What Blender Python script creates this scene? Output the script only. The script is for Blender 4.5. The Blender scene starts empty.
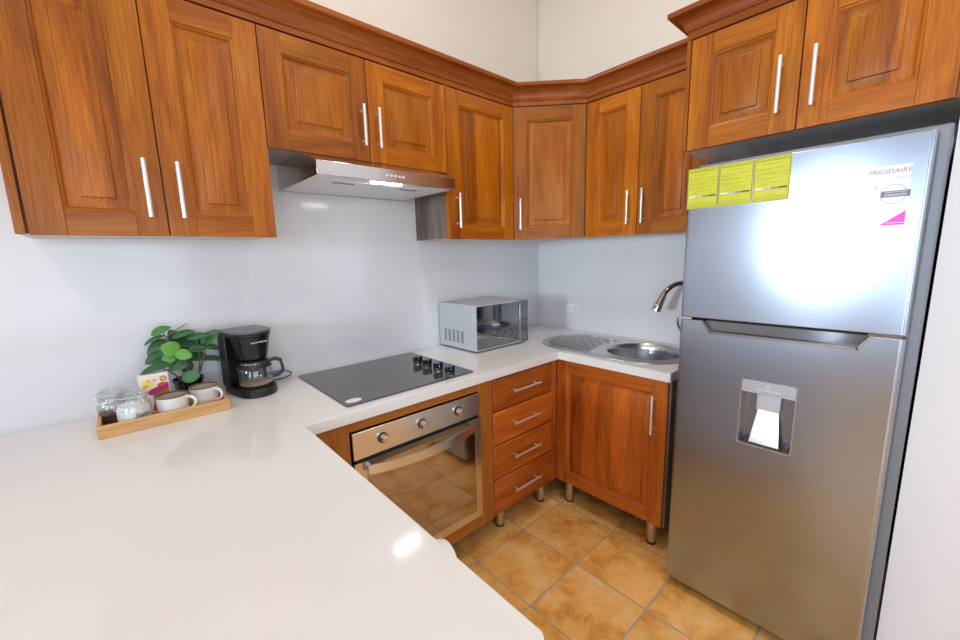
import bpy, bmesh, math, random
from mathutils import Vector, Matrix
PI = math.pi
R = math.radians
SC = bpy.context.scene
COL = SC.collection

# ------------------------------------------------------------------ camera
def make_camera():
    yaw, pitch, roll = R(48.6628), R(-9.3462), R(-1.5278)
    fw = Vector((math.cos(pitch)*math.cos(yaw), math.cos(pitch)*math.sin(yaw), math.sin(pitch)))
    rt = fw.cross(Vector((0, 0, 1))).normalized()
    up = rt.cross(fw)
    r2 = rt*math.cos(roll) + up*math.sin(roll)
    u2 = up*math.cos(roll) - rt*math.sin(roll)
    M = Matrix((r2, u2, -fw)).transposed().to_4x4()
    M.translation = Vector((-2.3273, -1.9129, 1.4268))
    cd = bpy.data.cameras.new('camera')
    cd.sensor_fit = 'HORIZONTAL'
    cd.sensor_width = 36
    cd.lens = 396.7266/960*36
    cd.shift_x = (480-474.8161)/960
    cd.shift_y = (321.4236-320)/960
    cd.clip_start = 0.02
    co = bpy.data.objects.new('camera', cd)
    COL.objects.link(co)
    co.matrix_world = M
    SC.camera = co
make_camera()

# ------------------------------------------------------------------ world, lights, exposure
SC.view_settings.view_transform = 'Standard'
SC.view_settings.look = 'None'
SC.view_settings.gamma = 1
SC.view_settings.use_curve_mapping = False
SC.view_settings.exposure = -0.95
SC.cycles.max_bounces = 12
SC.cycles.diffuse_bounces = 6
SC.cycles.sample_clamp_indirect = 6
W = bpy.data.worlds.new('daylight')
SC.world = W
W.use_nodes = True
W.node_tree.nodes['Background'].inputs[0].default_value = (0.75, 0.87, 1.0, 1)
W.node_tree.nodes['Background'].inputs[1].default_value = 2.0

def area(name, loc, rot, sx, sy, power, col, spread=180):
    l = bpy.data.lights.new(name, 'AREA')
    l.shape = 'RECTANGLE'
    l.size, l.size_y = sx, sy
    l.energy = power
    l.color = col
    l.spread = R(spread)
    o = bpy.data.objects.new(name, l)
    COL.objects.link(o)
    o.location = loc
    o.rotation_euler = rot
    return o
# daylight through the left wall openings, plus an added fill at the front
area('daylight_window_small', (-6.28, -1.27, 1.58), (0, R(-90), 0), 0.52, 0.36, 22, (0.76, 0.88, 1.0), 55)
area('daylight_window_wide', (-6.28, -3.9, 1.35), (0, R(-90), 0), 2.0, 1.7, 138, (0.70, 0.84, 1.0))
area('fill_light_front', (-3.2, -5.78, 1.45), (R(90), 0, 0), 3.4, 1.8, 108, (0.74, 0.86, 1.0))  # fill light added behind the camera
# warm ceiling downlights
for lx, ly, lp in ((-1.35, -1.15, 26), (-3.3, -2.2, 26), (-1.3, -3.3, 20)):
    l = bpy.data.lights.new('ceiling_downlight', 'AREA')
    l.shape = 'DISK'; l.size = 0.22; l.energy = lp; l.color = (1.0, 0.91, 0.80)
    o = bpy.data.objects.new('ceiling_downlight', l)
    COL.objects.link(o); o.location = (lx, ly, 3.28)

# ------------------------------------------------------------------ materials
def mat(name, base=(0.8, 0.8, 0.8), rough=0.5, metal=0.0, **kw):
    m = bpy.data.materials.new(name)
    m.use_nodes = True
    b = m.node_tree.nodes['Principled BSDF']
    b.inputs['Base Color'].default_value = (*base, 1)
    b.inputs['Roughness'].default_value = rough
    b.inputs['Metallic'].default_value = metal
    for k, v in kw.items():
        b.inputs[k.replace('_', ' ')].default_value = v
    return m

def N(m, t, **kw):
    n = m.node_tree.nodes.new(t)
    for k, v in kw.items():
        setattr(n, k, v)
    return n
def L(m, a, b):
    m.node_tree.links.new(a, b)
def BS(m):
    return m.node_tree.nodes['Principled BSDF']

def noisy(name, c1, c2, scale=8, rough=0.5, bump=0.0, metal=0.0, bscale=None, detail=5, stretch=(1, 1, 1), rough2=None, **kw):
    m = mat(name, c1, rough, metal, **kw)
    tc = N(m, 'ShaderNodeTexCoord'); mp = N(m, 'ShaderNodeMapping')
    mp.inputs['Scale'].default_value = stretch
    L(m, tc.outputs['Object'], mp.inputs['Vector'])
    nz = N(m, 'ShaderNodeTexNoise'); nz.inputs['Scale'].default_value = scale; nz.inputs['Detail'].default_value = detail
    L(m, mp.outputs[0], nz.inputs['Vector'])
    cr = N(m, 'ShaderNodeValToRGB')
    cr.color_ramp.elements[0].position = 0.35; cr.color_ramp.elements[1].position = 0.65
    cr.color_ramp.elements[0].color = (*c1, 1); cr.color_ramp.elements[1].color = (*c2, 1)
    L(m, nz.outputs['Fac'], cr.inputs[0]); L(m, cr.outputs[0], BS(m).inputs['Base Color'])
    if rough2 is not None:
        mr = N(m, 'ShaderNodeMapRange')
        mr.inputs['To Min'].default_value = rough; mr.inputs['To Max'].default_value = rough2
        L(m, nz.outputs['Fac'], mr.inputs['Value']); L(m, mr.outputs[0], BS(m).inputs['Roughness'])
    if bump:
        n2 = N(m, 'ShaderNodeTexNoise'); n2.inputs['Scale'].default_value = bscale or scale*4; n2.inputs['Detail'].default_value = 4
        L(m, mp.outputs[0], n2.inputs['Vector'])
        bp = N(m, 'ShaderNodeBump'); bp.inputs['Strength'].default_value = bump; bp.inputs['Distance'].default_value = 0.002
        L(m, n2.outputs['Fac'], bp.inputs['Height']); L(m, bp.outputs[0], BS(m).inputs['Normal'])
    return m

def wood(name, axis, dark, mid, light, stave=0.0, rough=0.36, coat=0.10):
    """varnished hardwood, grain along the object's own axis; staves vary across it"""
    m = mat(name, mid, rough, 0)
    BS(m).inputs['Coat Weight'].default_value = coat
    BS(m).inputs['Coat Roughness'].default_value = 0.16
    BS(m).inputs['Coat IOR'].default_value = 1.45
    BS(m).inputs['Specular IOR Level'].default_value = 0.30
    tc = N(m, 'ShaderNodeTexCoord'); oi = N(m, 'ShaderNodeObjectInfo')
    vm = N(m, 'ShaderNodeVectorMath', operation='SCALE')
    cmb = N(m, 'ShaderNodeCombineXYZ')
    for i in range(3):
        L(m, oi.outputs['Random'], cmb.inputs[i])
    L(m, cmb.outputs[0], vm.inputs[0]); vm.inputs['Scale'].default_value = 37.0
    ad = N(m, 'ShaderNodeVectorMath', operation='ADD')
    L(m, tc.outputs['Object'], ad.inputs[0]); L(m, vm.outputs[0], ad.inputs[1])
    def mapping(along, across):
        s = [across]*3; s['xyz'.index(axis)] = along
        mp = N(m, 'ShaderNodeMapping'); mp.inputs['Scale'].default_value = s
        L(m, ad.outputs[0], mp.inputs['Vector']); return mp
    a = mapping(0.55, 4.2); n1 = N(m, 'ShaderNodeTexNoise')
    n1.inputs['Scale'].default_value = 1.6; n1.inputs['Detail'].default_value = 8; n1.inputs['Roughness'].default_value = 0.66; n1.inputs['Distortion'].default_value = 0.9
    L(m, a.outputs[0], n1.inputs['Vector'])
    b = mapping(5.0, 240.0); n2 = N(m, 'ShaderNodeTexNoise')
    n2.inputs['Scale'].default_value = 1.5; n2.inputs['Detail'].default_value = 3
    L(m, b.outputs[0], n2.inputs['Vector'])
    cr = N(m, 'ShaderNodeValToRGB'); e = cr.color_ramp.elements
    e[0].position = 0.32; e[0].color = (*dark, 1); e[1].position = 0.68; e[1].color = (*light, 1)
    k = e.new(0.5); k.color = (*mid, 1)
    L(m, n1.outputs['Fac'], cr.inputs[0])
    # pores
    pr = N(m, 'ShaderNodeMapRange'); pr.inputs['From Min'].default_value = 0.36; pr.inputs['From Max'].default_value = 0.60
    pr.inputs['To Min'].default_value = 0.70; pr.inputs['To Max'].default_value = 1.10
    L(m, n2.outputs['Fac'], pr.inputs['Value'])
    mx = N(m, 'ShaderNodeMix', data_type='RGBA', blend_type='MULTIPLY'); mx.inputs[0].default_value = 1
    L(m, cr.outputs[0], mx.inputs[6]); L(m, pr.outputs[0], mx.inputs[7])
    out = mx.outputs[2]
    # tone per object and per stave
    val = oi.outputs['Random']
    if stave:
        sp = N(m, 'ShaderNodeSeparateXYZ'); L(m, ad.outputs[0], sp.inputs[0])
        ax = 'XZY'['xzy'.index('z')] if False else ('X' if axis == 'z' else 'Z')
        dv = N(m, 'ShaderNodeMath', operation='DIVIDE'); dv.inputs[1].default_value = stave
        L(m, sp.outputs[ax], dv.inputs[0])
        fl = N(m, 'ShaderNodeMath', operation='FLOOR'); L(m, dv.outputs[0], fl.inputs[0])
        wn = N(m, 'ShaderNodeTexWhiteNoise', noise_dimensions='2D')
        cx = N(m, 'ShaderNodeCombineXYZ'); L(m, fl.outputs[0], cx.inputs[0]); L(m, oi.outputs['Random'], cx.inputs[1])
        L(m, cx.outputs[0], wn.inputs['Vector'])
        val = wn.outputs['Value']
    mr = N(m, 'ShaderNodeMapRange'); mr.inputs['To Min'].default_value = 0.76; mr.inputs['To Max'].default_value = 1.20
    L(m, val, mr.inputs['Value'])
    m2 = N(m, 'ShaderNodeMix', data_type='RGBA', blend_type='MULTIPLY'); m2.inputs[0].default_value = 1
    L(m, out, m2.inputs[6]); L(m, mr.outputs[0], m2.inputs[7])
    L(m, m2.outputs[2], BS(m).inputs['Base Color'])
    bp = N(m, 'ShaderNodeBump'); bp.inputs['Strength'].default_value = 0.08; bp.inputs['Distance'].default_value = 0.001
    L(m, n2.outputs['Fac'], bp.inputs['Height']); L(m, bp.outputs[0], BS(m).inputs['Normal'])
    return m

UP = ((0.22, 0.048, 0.002), (0.38, 0.108, 0.004), (0.50, 0.170, 0.007))
LO = ((0.25, 0.045, 0.006), (0.46, 0.108, 0.012), (0.60, 0.170, 0.020))
FR = ((0.30, 0.085, 0.016), (0.44, 0.140, 0.024), (0.55, 0.200, 0.040))
WU = {a: wood('varnished_cedar_'+a, a, *UP) for a in 'xyz'}
WUP = wood('varnished_cedar_panel', 'z', *UP, stave=0.085)
WL = {a: wood('red_cedar_'+a, a, *LO) for a in 'xyz'}
WLP = wood('red_cedar_panel', 'z', *LO, stave=0.085)
WD = wood('red_cedar_drawer', 'x', *LO)
CRN = ((0.21, 0.045, 0.005), (0.33, 0.080, 0.008), (0.42, 0.118, 0.012))
WC = {a: wood('crown_cedar_'+a, a, *CRN) for a in 'xyz'}
OVW = {a: wood('oven_surround_cedar_'+a, a, (0.30, 0.088, 0.013), (0.41, 0.135, 0.018), (0.50, 0.19, 0.03)) for a in 'xyz'}
BAM = noisy('bamboo', (0.52, 0.28, 0.10), (0.68, 0.40, 0.17), 3, 0.45, stretch=(2, 14, 30))
LAM = noisy('grey_brown_laminate', (0.115, 0.085, 0.07), (0.21, 0.165, 0.14), 4, 0.45, stretch=(6, 6, 0.8))
MELA = noisy('grey_melamine', (0.36, 0.34, 0.33), (0.42, 0.40, 0.39), 3, 0.45)
MELB = noisy('cream_melamine', (0.66, 0.62, 0.57), (0.70, 0.66, 0.61), 3, 0.45)
GMEL = noisy('grey_brown_melamine', (0.70, 0.64, 0.61), (0.74, 0.68, 0.65), 3, 0.3)
PAINT = noisy('white_wall_paint', (0.71, 0.72, 0.76), (0.73, 0.74, 0.78), 2, 0.55, bump=0.04, bscale=160)
CREAM = noisy('cream_upper_wall', (0.79, 0.735, 0.66), (0.81, 0.755, 0.68), 2, 0.7, bump=0.05, bscale=160)  # cream tone for the walls above the cladding
SPLASH = noisy('polished_white_cladding', (0.72, 0.74, 0.78), (0.75, 0.77, 0.80), 1.5, 0.14)
QUARTZ = noisy('white_quartz', (0.76, 0.765, 0.775), (0.79, 0.795, 0.80), 1.2, 0.09, rough2=0.12)
ROOM = noisy('darkened_unseen_wall', (0.36, 0.36, 0.37), (0.38, 0.38, 0.39), 2, 0.7)  # unseen left wall, colour darkened so the fridge reflects less light
CEIL = mat('ceiling_paint', (0.84, 0.82, 0.78), 0.8)

def brushed(name, c1, c2, rough=0.28, axis='x', aniso=0.6, bump=0.03):
    s = [140.0]*3; s['xyz'.index(axis)] = 1.2
    m = noisy(name, c1, c2, 2.0, rough, metal=1.0, stretch=s, rough2=rough+0.02)
    BS(m).inputs['Anisotropic'].default_value = aniso
    return m
STEEL = brushed('brushed_stainless_steel', (0.70, 0.685, 0.665), (0.72, 0.705, 0.685), 0.22, 'x', aniso=0.3)
STEELH = brushed('hood_stainless_steel', (0.62, 0.61, 0.60), (0.64, 0.63, 0.62), 0.16, 'x', aniso=0.2)
FSTEEL = brushed('fridge_stainless_steel', (0.385, 0.44, 0.535), (0.395, 0.45, 0.545), 0.24, 'y', aniso=0.3)  # blue tint puts reflected sky and LED light into the metal colour
FSIDE = mat('fridge_side_metal', (0.20, 0.22, 0.25), 0.5, 0.4)
NICK = mat('satin_nickel', (0.86, 0.85, 0.84), 0.34, 0.8)
LEGM = mat('brushed_leg_metal', (0.62, 0.56, 0.50), 0.28, 1.0)
CHR = mat('polished_chrome', (0.78, 0.77, 0.76), 0.08, 1.0)
SINKM = mat('satin_sink_steel', (0.62, 0.63, 0.65), 0.24, 1.0)
BLK = mat('black_plastic', (0.012, 0.012, 0.014), 0.32)
BLKG = mat('gloss_black_plastic', (0.010, 0.010, 0.012), 0.12)
GRYP = mat('grey_plastic', (0.16, 0.165, 0.18), 0.35)
LIDP = mat('dark_grey_lid_plastic', (0.10, 0.10, 0.11), 0.3)
RUB = mat('black_rubber', (0.02, 0.02, 0.02), 0.7)
GAP = mat('dark_seam', (0.015, 0.012, 0.010), 0.8)
COOKG = mat('black_cooktop_glass', (0.055, 0.058, 0.062), 0.14, 0, Coat_Weight=0.4)
OVG = mat('mirrored_oven_glass', (0.46, 0.42, 0.38), 0.05, 1.0)
MWG = mat('mirrored_microwave_glass', (0.30, 0.315, 0.34), 0.03, 1.0)
SILVER = mat('silver_paint', (0.56, 0.59, 0.64), 0.35, 0.35)
SILVT = mat('silver_grey_metal_top', (0.50, 0.49, 0.48), 0.35, 0.6)
WHT = mat('white_plastic', (0.80, 0.81, 0.84), 0.3)
ENAM = mat('white_enamel', (0.80, 0.83, 0.88), 0.18)
FILT = mat('pale_grey_filter', (0.80, 0.83, 0.87), 0.45, 0.15)
LABY = noisy('yellow_label_paper', (0.52, 0.54, 0.02), (0.57, 0.59, 0.03), 3, 0.5)
LABI = mat('label_ink', (0.10, 0.10, 0.02), 0.6)
LABI2 = mat('label_ink_faint', (0.30, 0.30, 0.03), 0.6)
WHL = mat('white_sticker', (0.85, 0.86, 0.89), 0.35)
MAG = mat('magenta_print', (0.75, 0.03, 0.55), 0.4)
SLATE = mat('slate_print', (0.10, 0.13, 0.18), 0.4)
GRYI = mat('grey_print', (0.32, 0.34, 0.40), 0.4)
def emit(name, c, s):
    m = mat(name, c, 0.4)
    BS(m).inputs['Emission Color'].default_value = (*c, 1); BS(m).inputs['Emission Strength'].default_value = s
    return m
LED = emit('hood_led', (0.93, 0.97, 1.0), 75.0)
def glass(name, tint=(1, 1, 1), base=0.05):
    m = bpy.data.materials.new(name); m.use_nodes = True
    nt = m.node_tree; nt.nodes.clear()
    out = nt.nodes.new('ShaderNodeOutputMaterial'); mx = nt.nodes.new('ShaderNodeMixShader')
    tr = nt.nodes.new('ShaderNodeBsdfTransparent'); tr.inputs['Color'].default_value = (*tint, 1)
    gl = nt.nodes.new('ShaderNodeBsdfGlossy'); gl.inputs['Roughness'].default_value = 0.03
    lw = nt.nodes.new('ShaderNodeLayerWeight'); lw.inputs['Blend'].default_value = 0.35
    pw = nt.nodes.new('ShaderNodeMath'); pw.operation = 'POWER'; pw.inputs[1].default_value = 2.2
    ad = nt.nodes.new('ShaderNodeMath'); ad.operation = 'MULTIPLY_ADD'; ad.inputs[1].default_value = 0.55; ad.inputs[2].default_value = base
    nt.links.new(lw.outputs['Facing'], pw.inputs[0]); nt.links.new(pw.outputs[0], ad.inputs[0]); nt.links.new(ad.outputs[0], mx.inputs[0])
    nt.links.new(tr.outputs[0], mx.inputs[1]); nt.links.new(gl.outputs[0], mx.inputs[2]); nt.links.new(mx.outputs[0], out.inputs[0])
    return m
GLS = glass('clear_glass', (0.95, 0.97, 0.97))
SUG = noisy('white_sugar', (0.86, 0.86, 0.86), (0.80, 0.80, 0.82), 60, 0.8, bump=0.3)
COF = noisy('coffee_grounds', (0.05, 0.02, 0.012), (0.11, 0.05, 0.03), 90, 0.8, bump=0.5)
BREW = mat('warming_plate_tan', (0.50, 0.38, 0.25), 0.4)
CERA = noisy('stoneware_glaze', (0.72, 0.70, 0.68), (0.80, 0.79, 0.78), 9, 0.22)
CERB = mat('brown_glaze_rim', (0.16, 0.09, 0.05), 0.3)
CERI = mat('beige_inner_glaze', (0.50, 0.44, 0.37), 0.25)
SOIL = noisy('dark_soil', (0.02, 0.014, 0.01), (0.05, 0.035, 0.025), 60, 0.9, bump=0.8)
STEM = mat('brown_stem', (0.20, 0.13, 0.07), 0.6)
BOXW = mat('white_card', (0.80, 0.78, 0.72), 0.5)
BXM = mat('magenta_card', (0.42, 0.01, 0.13), 0.4)
BXR = mat('red_card', (0.65, 0.06, 0.05), 0.4)
BXG = mat('gold_card', (0.28, 0.19, 0.03), 0.4)
BXO = mat('orange_card', (0.85, 0.42, 0.05), 0.4)
BXY = mat('yellow_card', (0.85, 0.72, 0.16), 0.4)

def leaf_mat():
    m = mat('green_leaf', (0.05, 0.16, 0.05), 0.38)
    at = N(m, 'ShaderNodeAttribute'); at.attribute_name = 'leaf_tone'
    cr = N(m, 'ShaderNodeValToRGB'); e = cr.color_ramp.elements
    e[0].position = 0; e[0].color = (0.018, 0.065, 0.035, 1); e[1].position = 1; e[1].color = (0.13, 0.38, 0.06, 1)
    k = e.new(0.45); k.color = (0.045, 0.17, 0.06, 1)
    L(m, at.outputs['Fac'], cr.inputs[0]); L(m, cr.outputs[0], BS(m).inputs['Base Color'])
    return m
LEAF = leaf_mat()

def floor_mat():
    m = mat('ochre_ceramic_tiles', (0.55, 0.30, 0.10), 0.35)
    T, tx, ty = 0.3287, -1.2417, -0.6461
    tc = N(m, 'ShaderNodeTexCoord'); sp = N(m, 'ShaderNodeSeparateXYZ'); L(m, tc.outputs['Object'], sp.inputs[0])
    def M(op, a, b=None):
        n = N(m, 'ShaderNodeMath', operation=op)
        for i, v in enumerate((a, b)):
            if v is None: continue
            if isinstance(v, (int, float)): n.inputs[i].default_value = v
            else: L(m, v, n.inputs[i])
        return n.outputs[0]
    us = []; ids = []
    for ax, off in (('X', tx), ('Y', ty)):
        u = M('DIVIDE', M('SUBTRACT', sp.outputs[ax], off), T)
        f = M('FRACT', u); ids.append(M('FLOOR', u))
        us.append(M('SUBTRACT', 0.5, M('ABSOLUTE', M('SUBTRACT', f, 0.5))))
    edge = M('MINIMUM', us[0], us[1])
    g = N(m, 'ShaderNodeMapRange'); g.inputs['From Min'].default_value = 0.009; g.inputs['From Max'].default_value = 0.013
    L(m, edge, g.inputs['Value'])
    cid = N(m, 'ShaderNodeCombineXYZ'); L(m, ids[0], cid.inputs[0]); L(m, ids[1], cid.inputs[1])
    wn = N(m, 'ShaderNodeTexWhiteNoise', noise_dimensions='3D'); L(m, cid.outputs[0], wn.inputs['Vector'])
    off = N(m, 'ShaderNodeVectorMath', operation='SCALE'); off.inputs['Scale'].default_value = 20; L(m, wn.outputs['Color'], off.inputs[0])
    ad = N(m, 'ShaderNodeVectorMath', operation='ADD'); L(m, tc.outputs['Object'], ad.inputs[0]); L(m, off.outputs[0], ad.inputs[1])
    nz = N(m, 'ShaderNodeTexNoise'); nz.inputs['Scale'].default_value = 5.5; nz.inputs['Detail'].default_value = 9; nz.inputs['Roughness'].default_value = 0.7
    L(m, ad.outputs[0], nz.inputs['Vector'])
    cr = N(m, 'ShaderNodeValToRGB'); e = cr.color_ramp.elements
    e[0].position = 0.36; e[0].color = (0.60, 0.25, 0.045, 1); e[1].position = 0.66; e[1].color = (0.92, 0.60, 0.25, 1)
    k = e.new(0.5); k.color = (0.85, 0.45, 0.12, 1)
    L(m, nz.outputs['Fac'], cr.inputs[0])
    tn = N(m, 'ShaderNodeMapRange'); tn.inputs['To Min'].default_value = 0.9; tn.inputs['To Max'].default_value = 1.06; L(m, wn.outputs['Value'], tn.inputs['Value'])
    mu = N(m, 'ShaderNodeMix', data_type='RGBA', blend_type='MULTIPLY'); mu.inputs[0].default_value = 1
    L(m, cr.outputs[0], mu.inputs[6]); L(m, tn.outputs[0], mu.inputs[7])
    mx = N(m, 'ShaderNodeMix', data_type='RGBA'); L(m, g.outputs[0], mx.inputs[0])
    mx.inputs[6].default_value = (0.42, 0.35, 0.25, 1); L(m, mu.outputs[2], mx.inputs[7])
    L(m, mx.outputs[2], BS(m).inputs['Base Color'])
    rr = N(m, 'ShaderNodeMapRange'); rr.inputs['To Min'].default_value = 0.85; rr.inputs['To Max'].default_value = 0.30; L(m, g.outputs[0], rr.inputs['Value'])
    L(m, rr.outputs[0], BS(m).inputs['Roughness'])
    bp = N(m, 'ShaderNodeBump'); bp.inputs['Strength'].default_value = 0.5; bp.inputs['Distance'].default_value = 0.003
    hh = M('ADD', g.outputs[0], M('MULTIPLY', nz.outputs['Fac'], 0.25))
    L(m, hh, bp.inputs['Height']); L(m, bp.outputs[0], BS(m).inputs['Normal'])
    return m
TILES = floor_mat()

# ------------------------------------------------------------------ mesh helpers
class MB:
    """collects shapes, links them as one mesh object"""
    def __init__(s): s.bm = bmesh.new()
    def _v(s, pts): return [s.bm.verts.new(p) for p in pts]
    def face(s, pts, mi=0, smooth=False):
        try: f = s.bm.faces.new(s._v(pts))
        except ValueError: return
        f.material_index = mi; f.smooth = smooth; return f
    def box(s, x0, x1, y0, y1, z0, z1, mi=0, M=None):
        P = [(x0,y0,z0),(x1,y0,z0),(x1,y1,z0),(x0,y1,z0),(x0,y0,z1),(x1,y0,z1),(x1,y1,z1),(x0,y1,z1)]
        if M is not None: P = [M @ Vector(p) for p in P]
        v = s._v(P); out = []
        for q in ((0,3,2,1),(4,5,6,7),(0,1,5,4),(1,2,6,5),(2,3,7,6),(3,0,4,7)):
            f = s.bm.faces.new([v[i] for i in q]); f.material_index = mi; out.append(f)
        return out    # bottom, top, -y, +x, +y, -x
    def prism(s, pts, lo, hi, axis='z', mi=0, M=None, smooth=False):
        def P(a, b, c):
            p = {'z': (a, b, c), 'y': (a, c, b), 'x': (c, a, b)}[axis]
            return M @ Vector(p) if M is not None else p
        A = s._v([P(a, b, lo) for a, b in pts]); B = s._v([P(a, b, hi) for a, b in pts]); n = len(pts)
        fs = [s.bm.faces.new(A[::-1]), s.bm.faces.new(B)]
        for i in range(n):
            f = s.bm.faces.new((A[i], A[(i+1) % n], B[(i+1) % n], B[i])); f.smooth = smooth; fs.append(f)
        for f in fs: f.material_index = mi
        return fs
    def lathe(s, prof, c=(0,0,0), n=40, mi=0, M=None, mis=None, smooth=True, close=False):
        rings = []
        for r, z in prof:
            if r < 1e-6:
                p = Vector((0, 0, z)); p = (M @ p) if M is not None else p
                rings.append([s.bm.verts.new(p+Vector(c))])
            else:
                ring = []
                for k in range(n):
                    a = 2*PI*k/n; p = Vector((r*math.cos(a), r*math.sin(a), z)); p = (M @ p) if M is not None else p
                    ring.append(s.bm.verts.new(p+Vector(c)))
                rings.append(ring)
        pairs = list(zip(rings, rings[1:]))
        if close: pairs.append((rings[-1], rings[0]))
        for i, (A, B) in enumerate(pairs):
            for k in range(n):
                a = A if len(A) == 1 else [A[k], A[(k+1) % n]]
                b = B if len(B) == 1 else [B[(k+1) % n], B[k]]
                vs = list(a)+list(b)
                if len(vs) < 3: continue
                f = s.bm.faces.new(vs); f.smooth = smooth; f.material_index = mis[i] if mis else mi
    def cyl(s, p0, p1, r, r2=None, n=20, mi=0):
        r2 = r if r2 is None else r2
        p0, p1 = Vector(p0), Vector(p1); d = p1-p0
        q = d.to_track_quat('Z', 'Y').to_matrix().to_4x4()
        s.lathe([(0, 0), (r, 0), (r2, d.length), (0, d.length)], c=p0, n=n, mi=mi, M=q)
    def tube(s, path, r, n=12, mi=0, rs=None):
        P = [Vector(p) for p in path]; rings = []; ref = None
        for i, p in enumerate(P):
            t = (P[min(i+1, len(P)-1)]-P[max(i-1, 0)]).normalized()
            if ref is None: ref = Vector((0,0,1)) if abs(t.z) < 0.9 else Vector((1,0,0))
            u = (ref-t*ref.dot(t)).normalized(); w = t.cross(u); ref = u
            rr = rs[i] if rs else r
            rings.append([s.bm.verts.new(p+u*rr*math.cos(2*PI*k/n)+w*rr*math.sin(2*PI*k/n)) for k in range(n)])
        for A, B in zip(rings, rings[1:]):
            for k in range(n):
                f = s.bm.faces.new((A[k], A[(k+1) % n], B[(k+1) % n], B[k])); f.smooth = True; f.material_index = mi
        for ring in (rings[0][::-1], rings[-1]):
            f = s.bm.faces.new(ring); f.material_index = mi
    def sweep(s, prof, path, mi_of=None, mi=0):
        """profile of (outward, z) swept along a plan polyline with mitres; outward = right of travel"""
        P = [Vector((p[0], p[1])) for p in path]; nn = []
        for a, b in zip(P, P[1:]):
            d = (b-a).normalized(); nn.append(Vector((d.y, -d.x)))
        sec = []
        for i, p in enumerate(P):
            if i == 0: m_ = nn[0]
            elif i == len(P)-1: m_ = nn[-1]
            else:
                h = (nn[i-1]+nn[i]).normalized(); m_ = h/h.dot(nn[i])
            sec.append([s.bm.verts.new((p.x+m_.x*o, p.y+m_.y*o, z)) for o, z in prof])
        k = len(prof)
        for i, (A, B) in enumerate(zip(sec, sec[1:])):
            for j in range(k):
                f = s.bm.faces.new((A[j], A[(j+1) % k], B[(j+1) % k], B[j])); f.material_index = mi_of[i] if mi_of else mi
        s.bm.faces.new(sec[0][::-1]); s.bm.faces.new(sec[-1])
    def shift(s, v):
        bmesh.ops.translate(s.bm, vec=v, verts=s.bm.verts)
        return s

def base_of(parent):
    v = Vector((0, 0, 0))
    while parent is not None:
        v += parent.location; parent = parent.parent
    return v

def obj(name, mb, mats, parent=None, loc=None, rot=None, bevel=0.0, seg=2, world=True, normals=True, angle=32):
    """links the mesh; world=True: vertices are given in room coordinates"""
    if normals: bmesh.ops.recalc_face_normals(mb.bm, faces=mb.bm.faces)
    me = bpy.data.meshes.new(name)
    o = bpy.data.objects.new(name, me)
    if loc is not None or not world:
        o.location = loc or (0, 0, 0)
        if rot: o.rotation_euler = rot
    elif parent is not None:
        mb.shift(-base_of(parent))
    mb.bm.to_mesh(me); mb.bm.free()
    me.set_sharp_from_angle(angle=R(38))
    for m in (mats if isinstance(mats, (list, tuple)) else [mats]): me.materials.append(m)
    COL.objects.link(o); o.parent = parent
    if bevel:
        b = o.modifiers.new('bevel', 'BEVEL'); b.width = bevel; b.segments = seg; b.limit_method = 'ANGLE'; b.angle_limit = R(angle)
        b.harden_normals = False
    return o

def tag(o, label=None, cat=None, group=None, kind=None):
    if label: o['label'] = label
    if cat: o['category'] = cat
    if group: o['group'] = group
    if kind: o['kind'] = kind
    return o
def thing(name, loc, label, cat, group=None, rz=0):
    o = bpy.data.objects.new(name, None); COL.objects.link(o)
    o.empty_display_size = 0.05
    o.location = loc; o.rotation_euler = (0, 0, rz)
    return tag(o, label, cat, group)
def struct(name, mb, mats, **kw):
    return tag(obj(name, mb, mats, **kw), kind='structure')

def cut(o, cutters):
    """subtract closed meshes from an object and keep only the result"""
    tmp = []
    for mb in cutters:
        bmesh.ops.recalc_face_normals(mb.bm, faces=mb.bm.faces)
        me = bpy.data.meshes.new('cutter'); mb.bm.to_mesh(me); mb.bm.free()
        c = bpy.data.objects.new('cutter', me); COL.objects.link(c); tmp.append(c)
        md = o.modifiers.new('cut', 'BOOLEAN'); md.object = c; md.solver = 'EXACT'; md.operation = 'DIFFERENCE'
    bpy.context.view_layer.update()
    dg = bpy.context.evaluated_depsgraph_get()
    new = bpy.data.meshes.new_from_object(o.evaluated_get(dg))
    o.modifiers.clear(); old = o.data; o.data = new; bpy.data.meshes.remove(old)
    for p in new.polygons: p.use_smooth = False
    for c in tmp:
        me = c.data; bpy.data.objects.remove(c); bpy.data.meshes.remove(me)
    return o

def text(name, body, size, m, parent, loc, rot, ext=0.0003, align='CENTER', shear=0, sx=1.0):
    cu = bpy.data.curves.new(name, 'FONT'); cu.body = body; cu.size = size; cu.extrude = ext
    cu.align_x = align; cu.align_y = 'CENTER'; cu.shear = shear; cu.resolution_u = 3
    t = bpy.data.objects.new(name, cu); COL.objects.link(t)
    bpy.context.view_layer.update()
    me = bpy.data.meshes.new_from_object(t.evaluated_get(bpy.context.evaluated_depsgraph_get()))
    bpy.data.objects.remove(t); bpy.data.curves.remove(cu)
    o = bpy.data.objects.new(name, me); COL.objects.link(o); me.materials.clear(); me.materials.append(m)
    o.parent = parent; o.location = Vector(loc)-base_of(parent); o.rotation_euler = rot; o.scale = (sx, 1, 1)
    return o
FACE_X = (R(90), 0, R(-90))      # reads from the room when the surface faces -x
FACE_Y = (R(90), 0, 0)           # faces -y

def rrect(x0, x1, y0, y1, r, n=6):
    out = []
    for cx, cy, a0 in ((x1-r, y0+r, -90), (x1-r, y1-r, 0), (x0+r, y1-r, 90), (x0+r, y0+r, 180)):
        for k in range(n+1):
            a = R(a0+90*k/n); out.append((cx+r*math.cos(a), cy+r*math.sin(a)))
    return out

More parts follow.
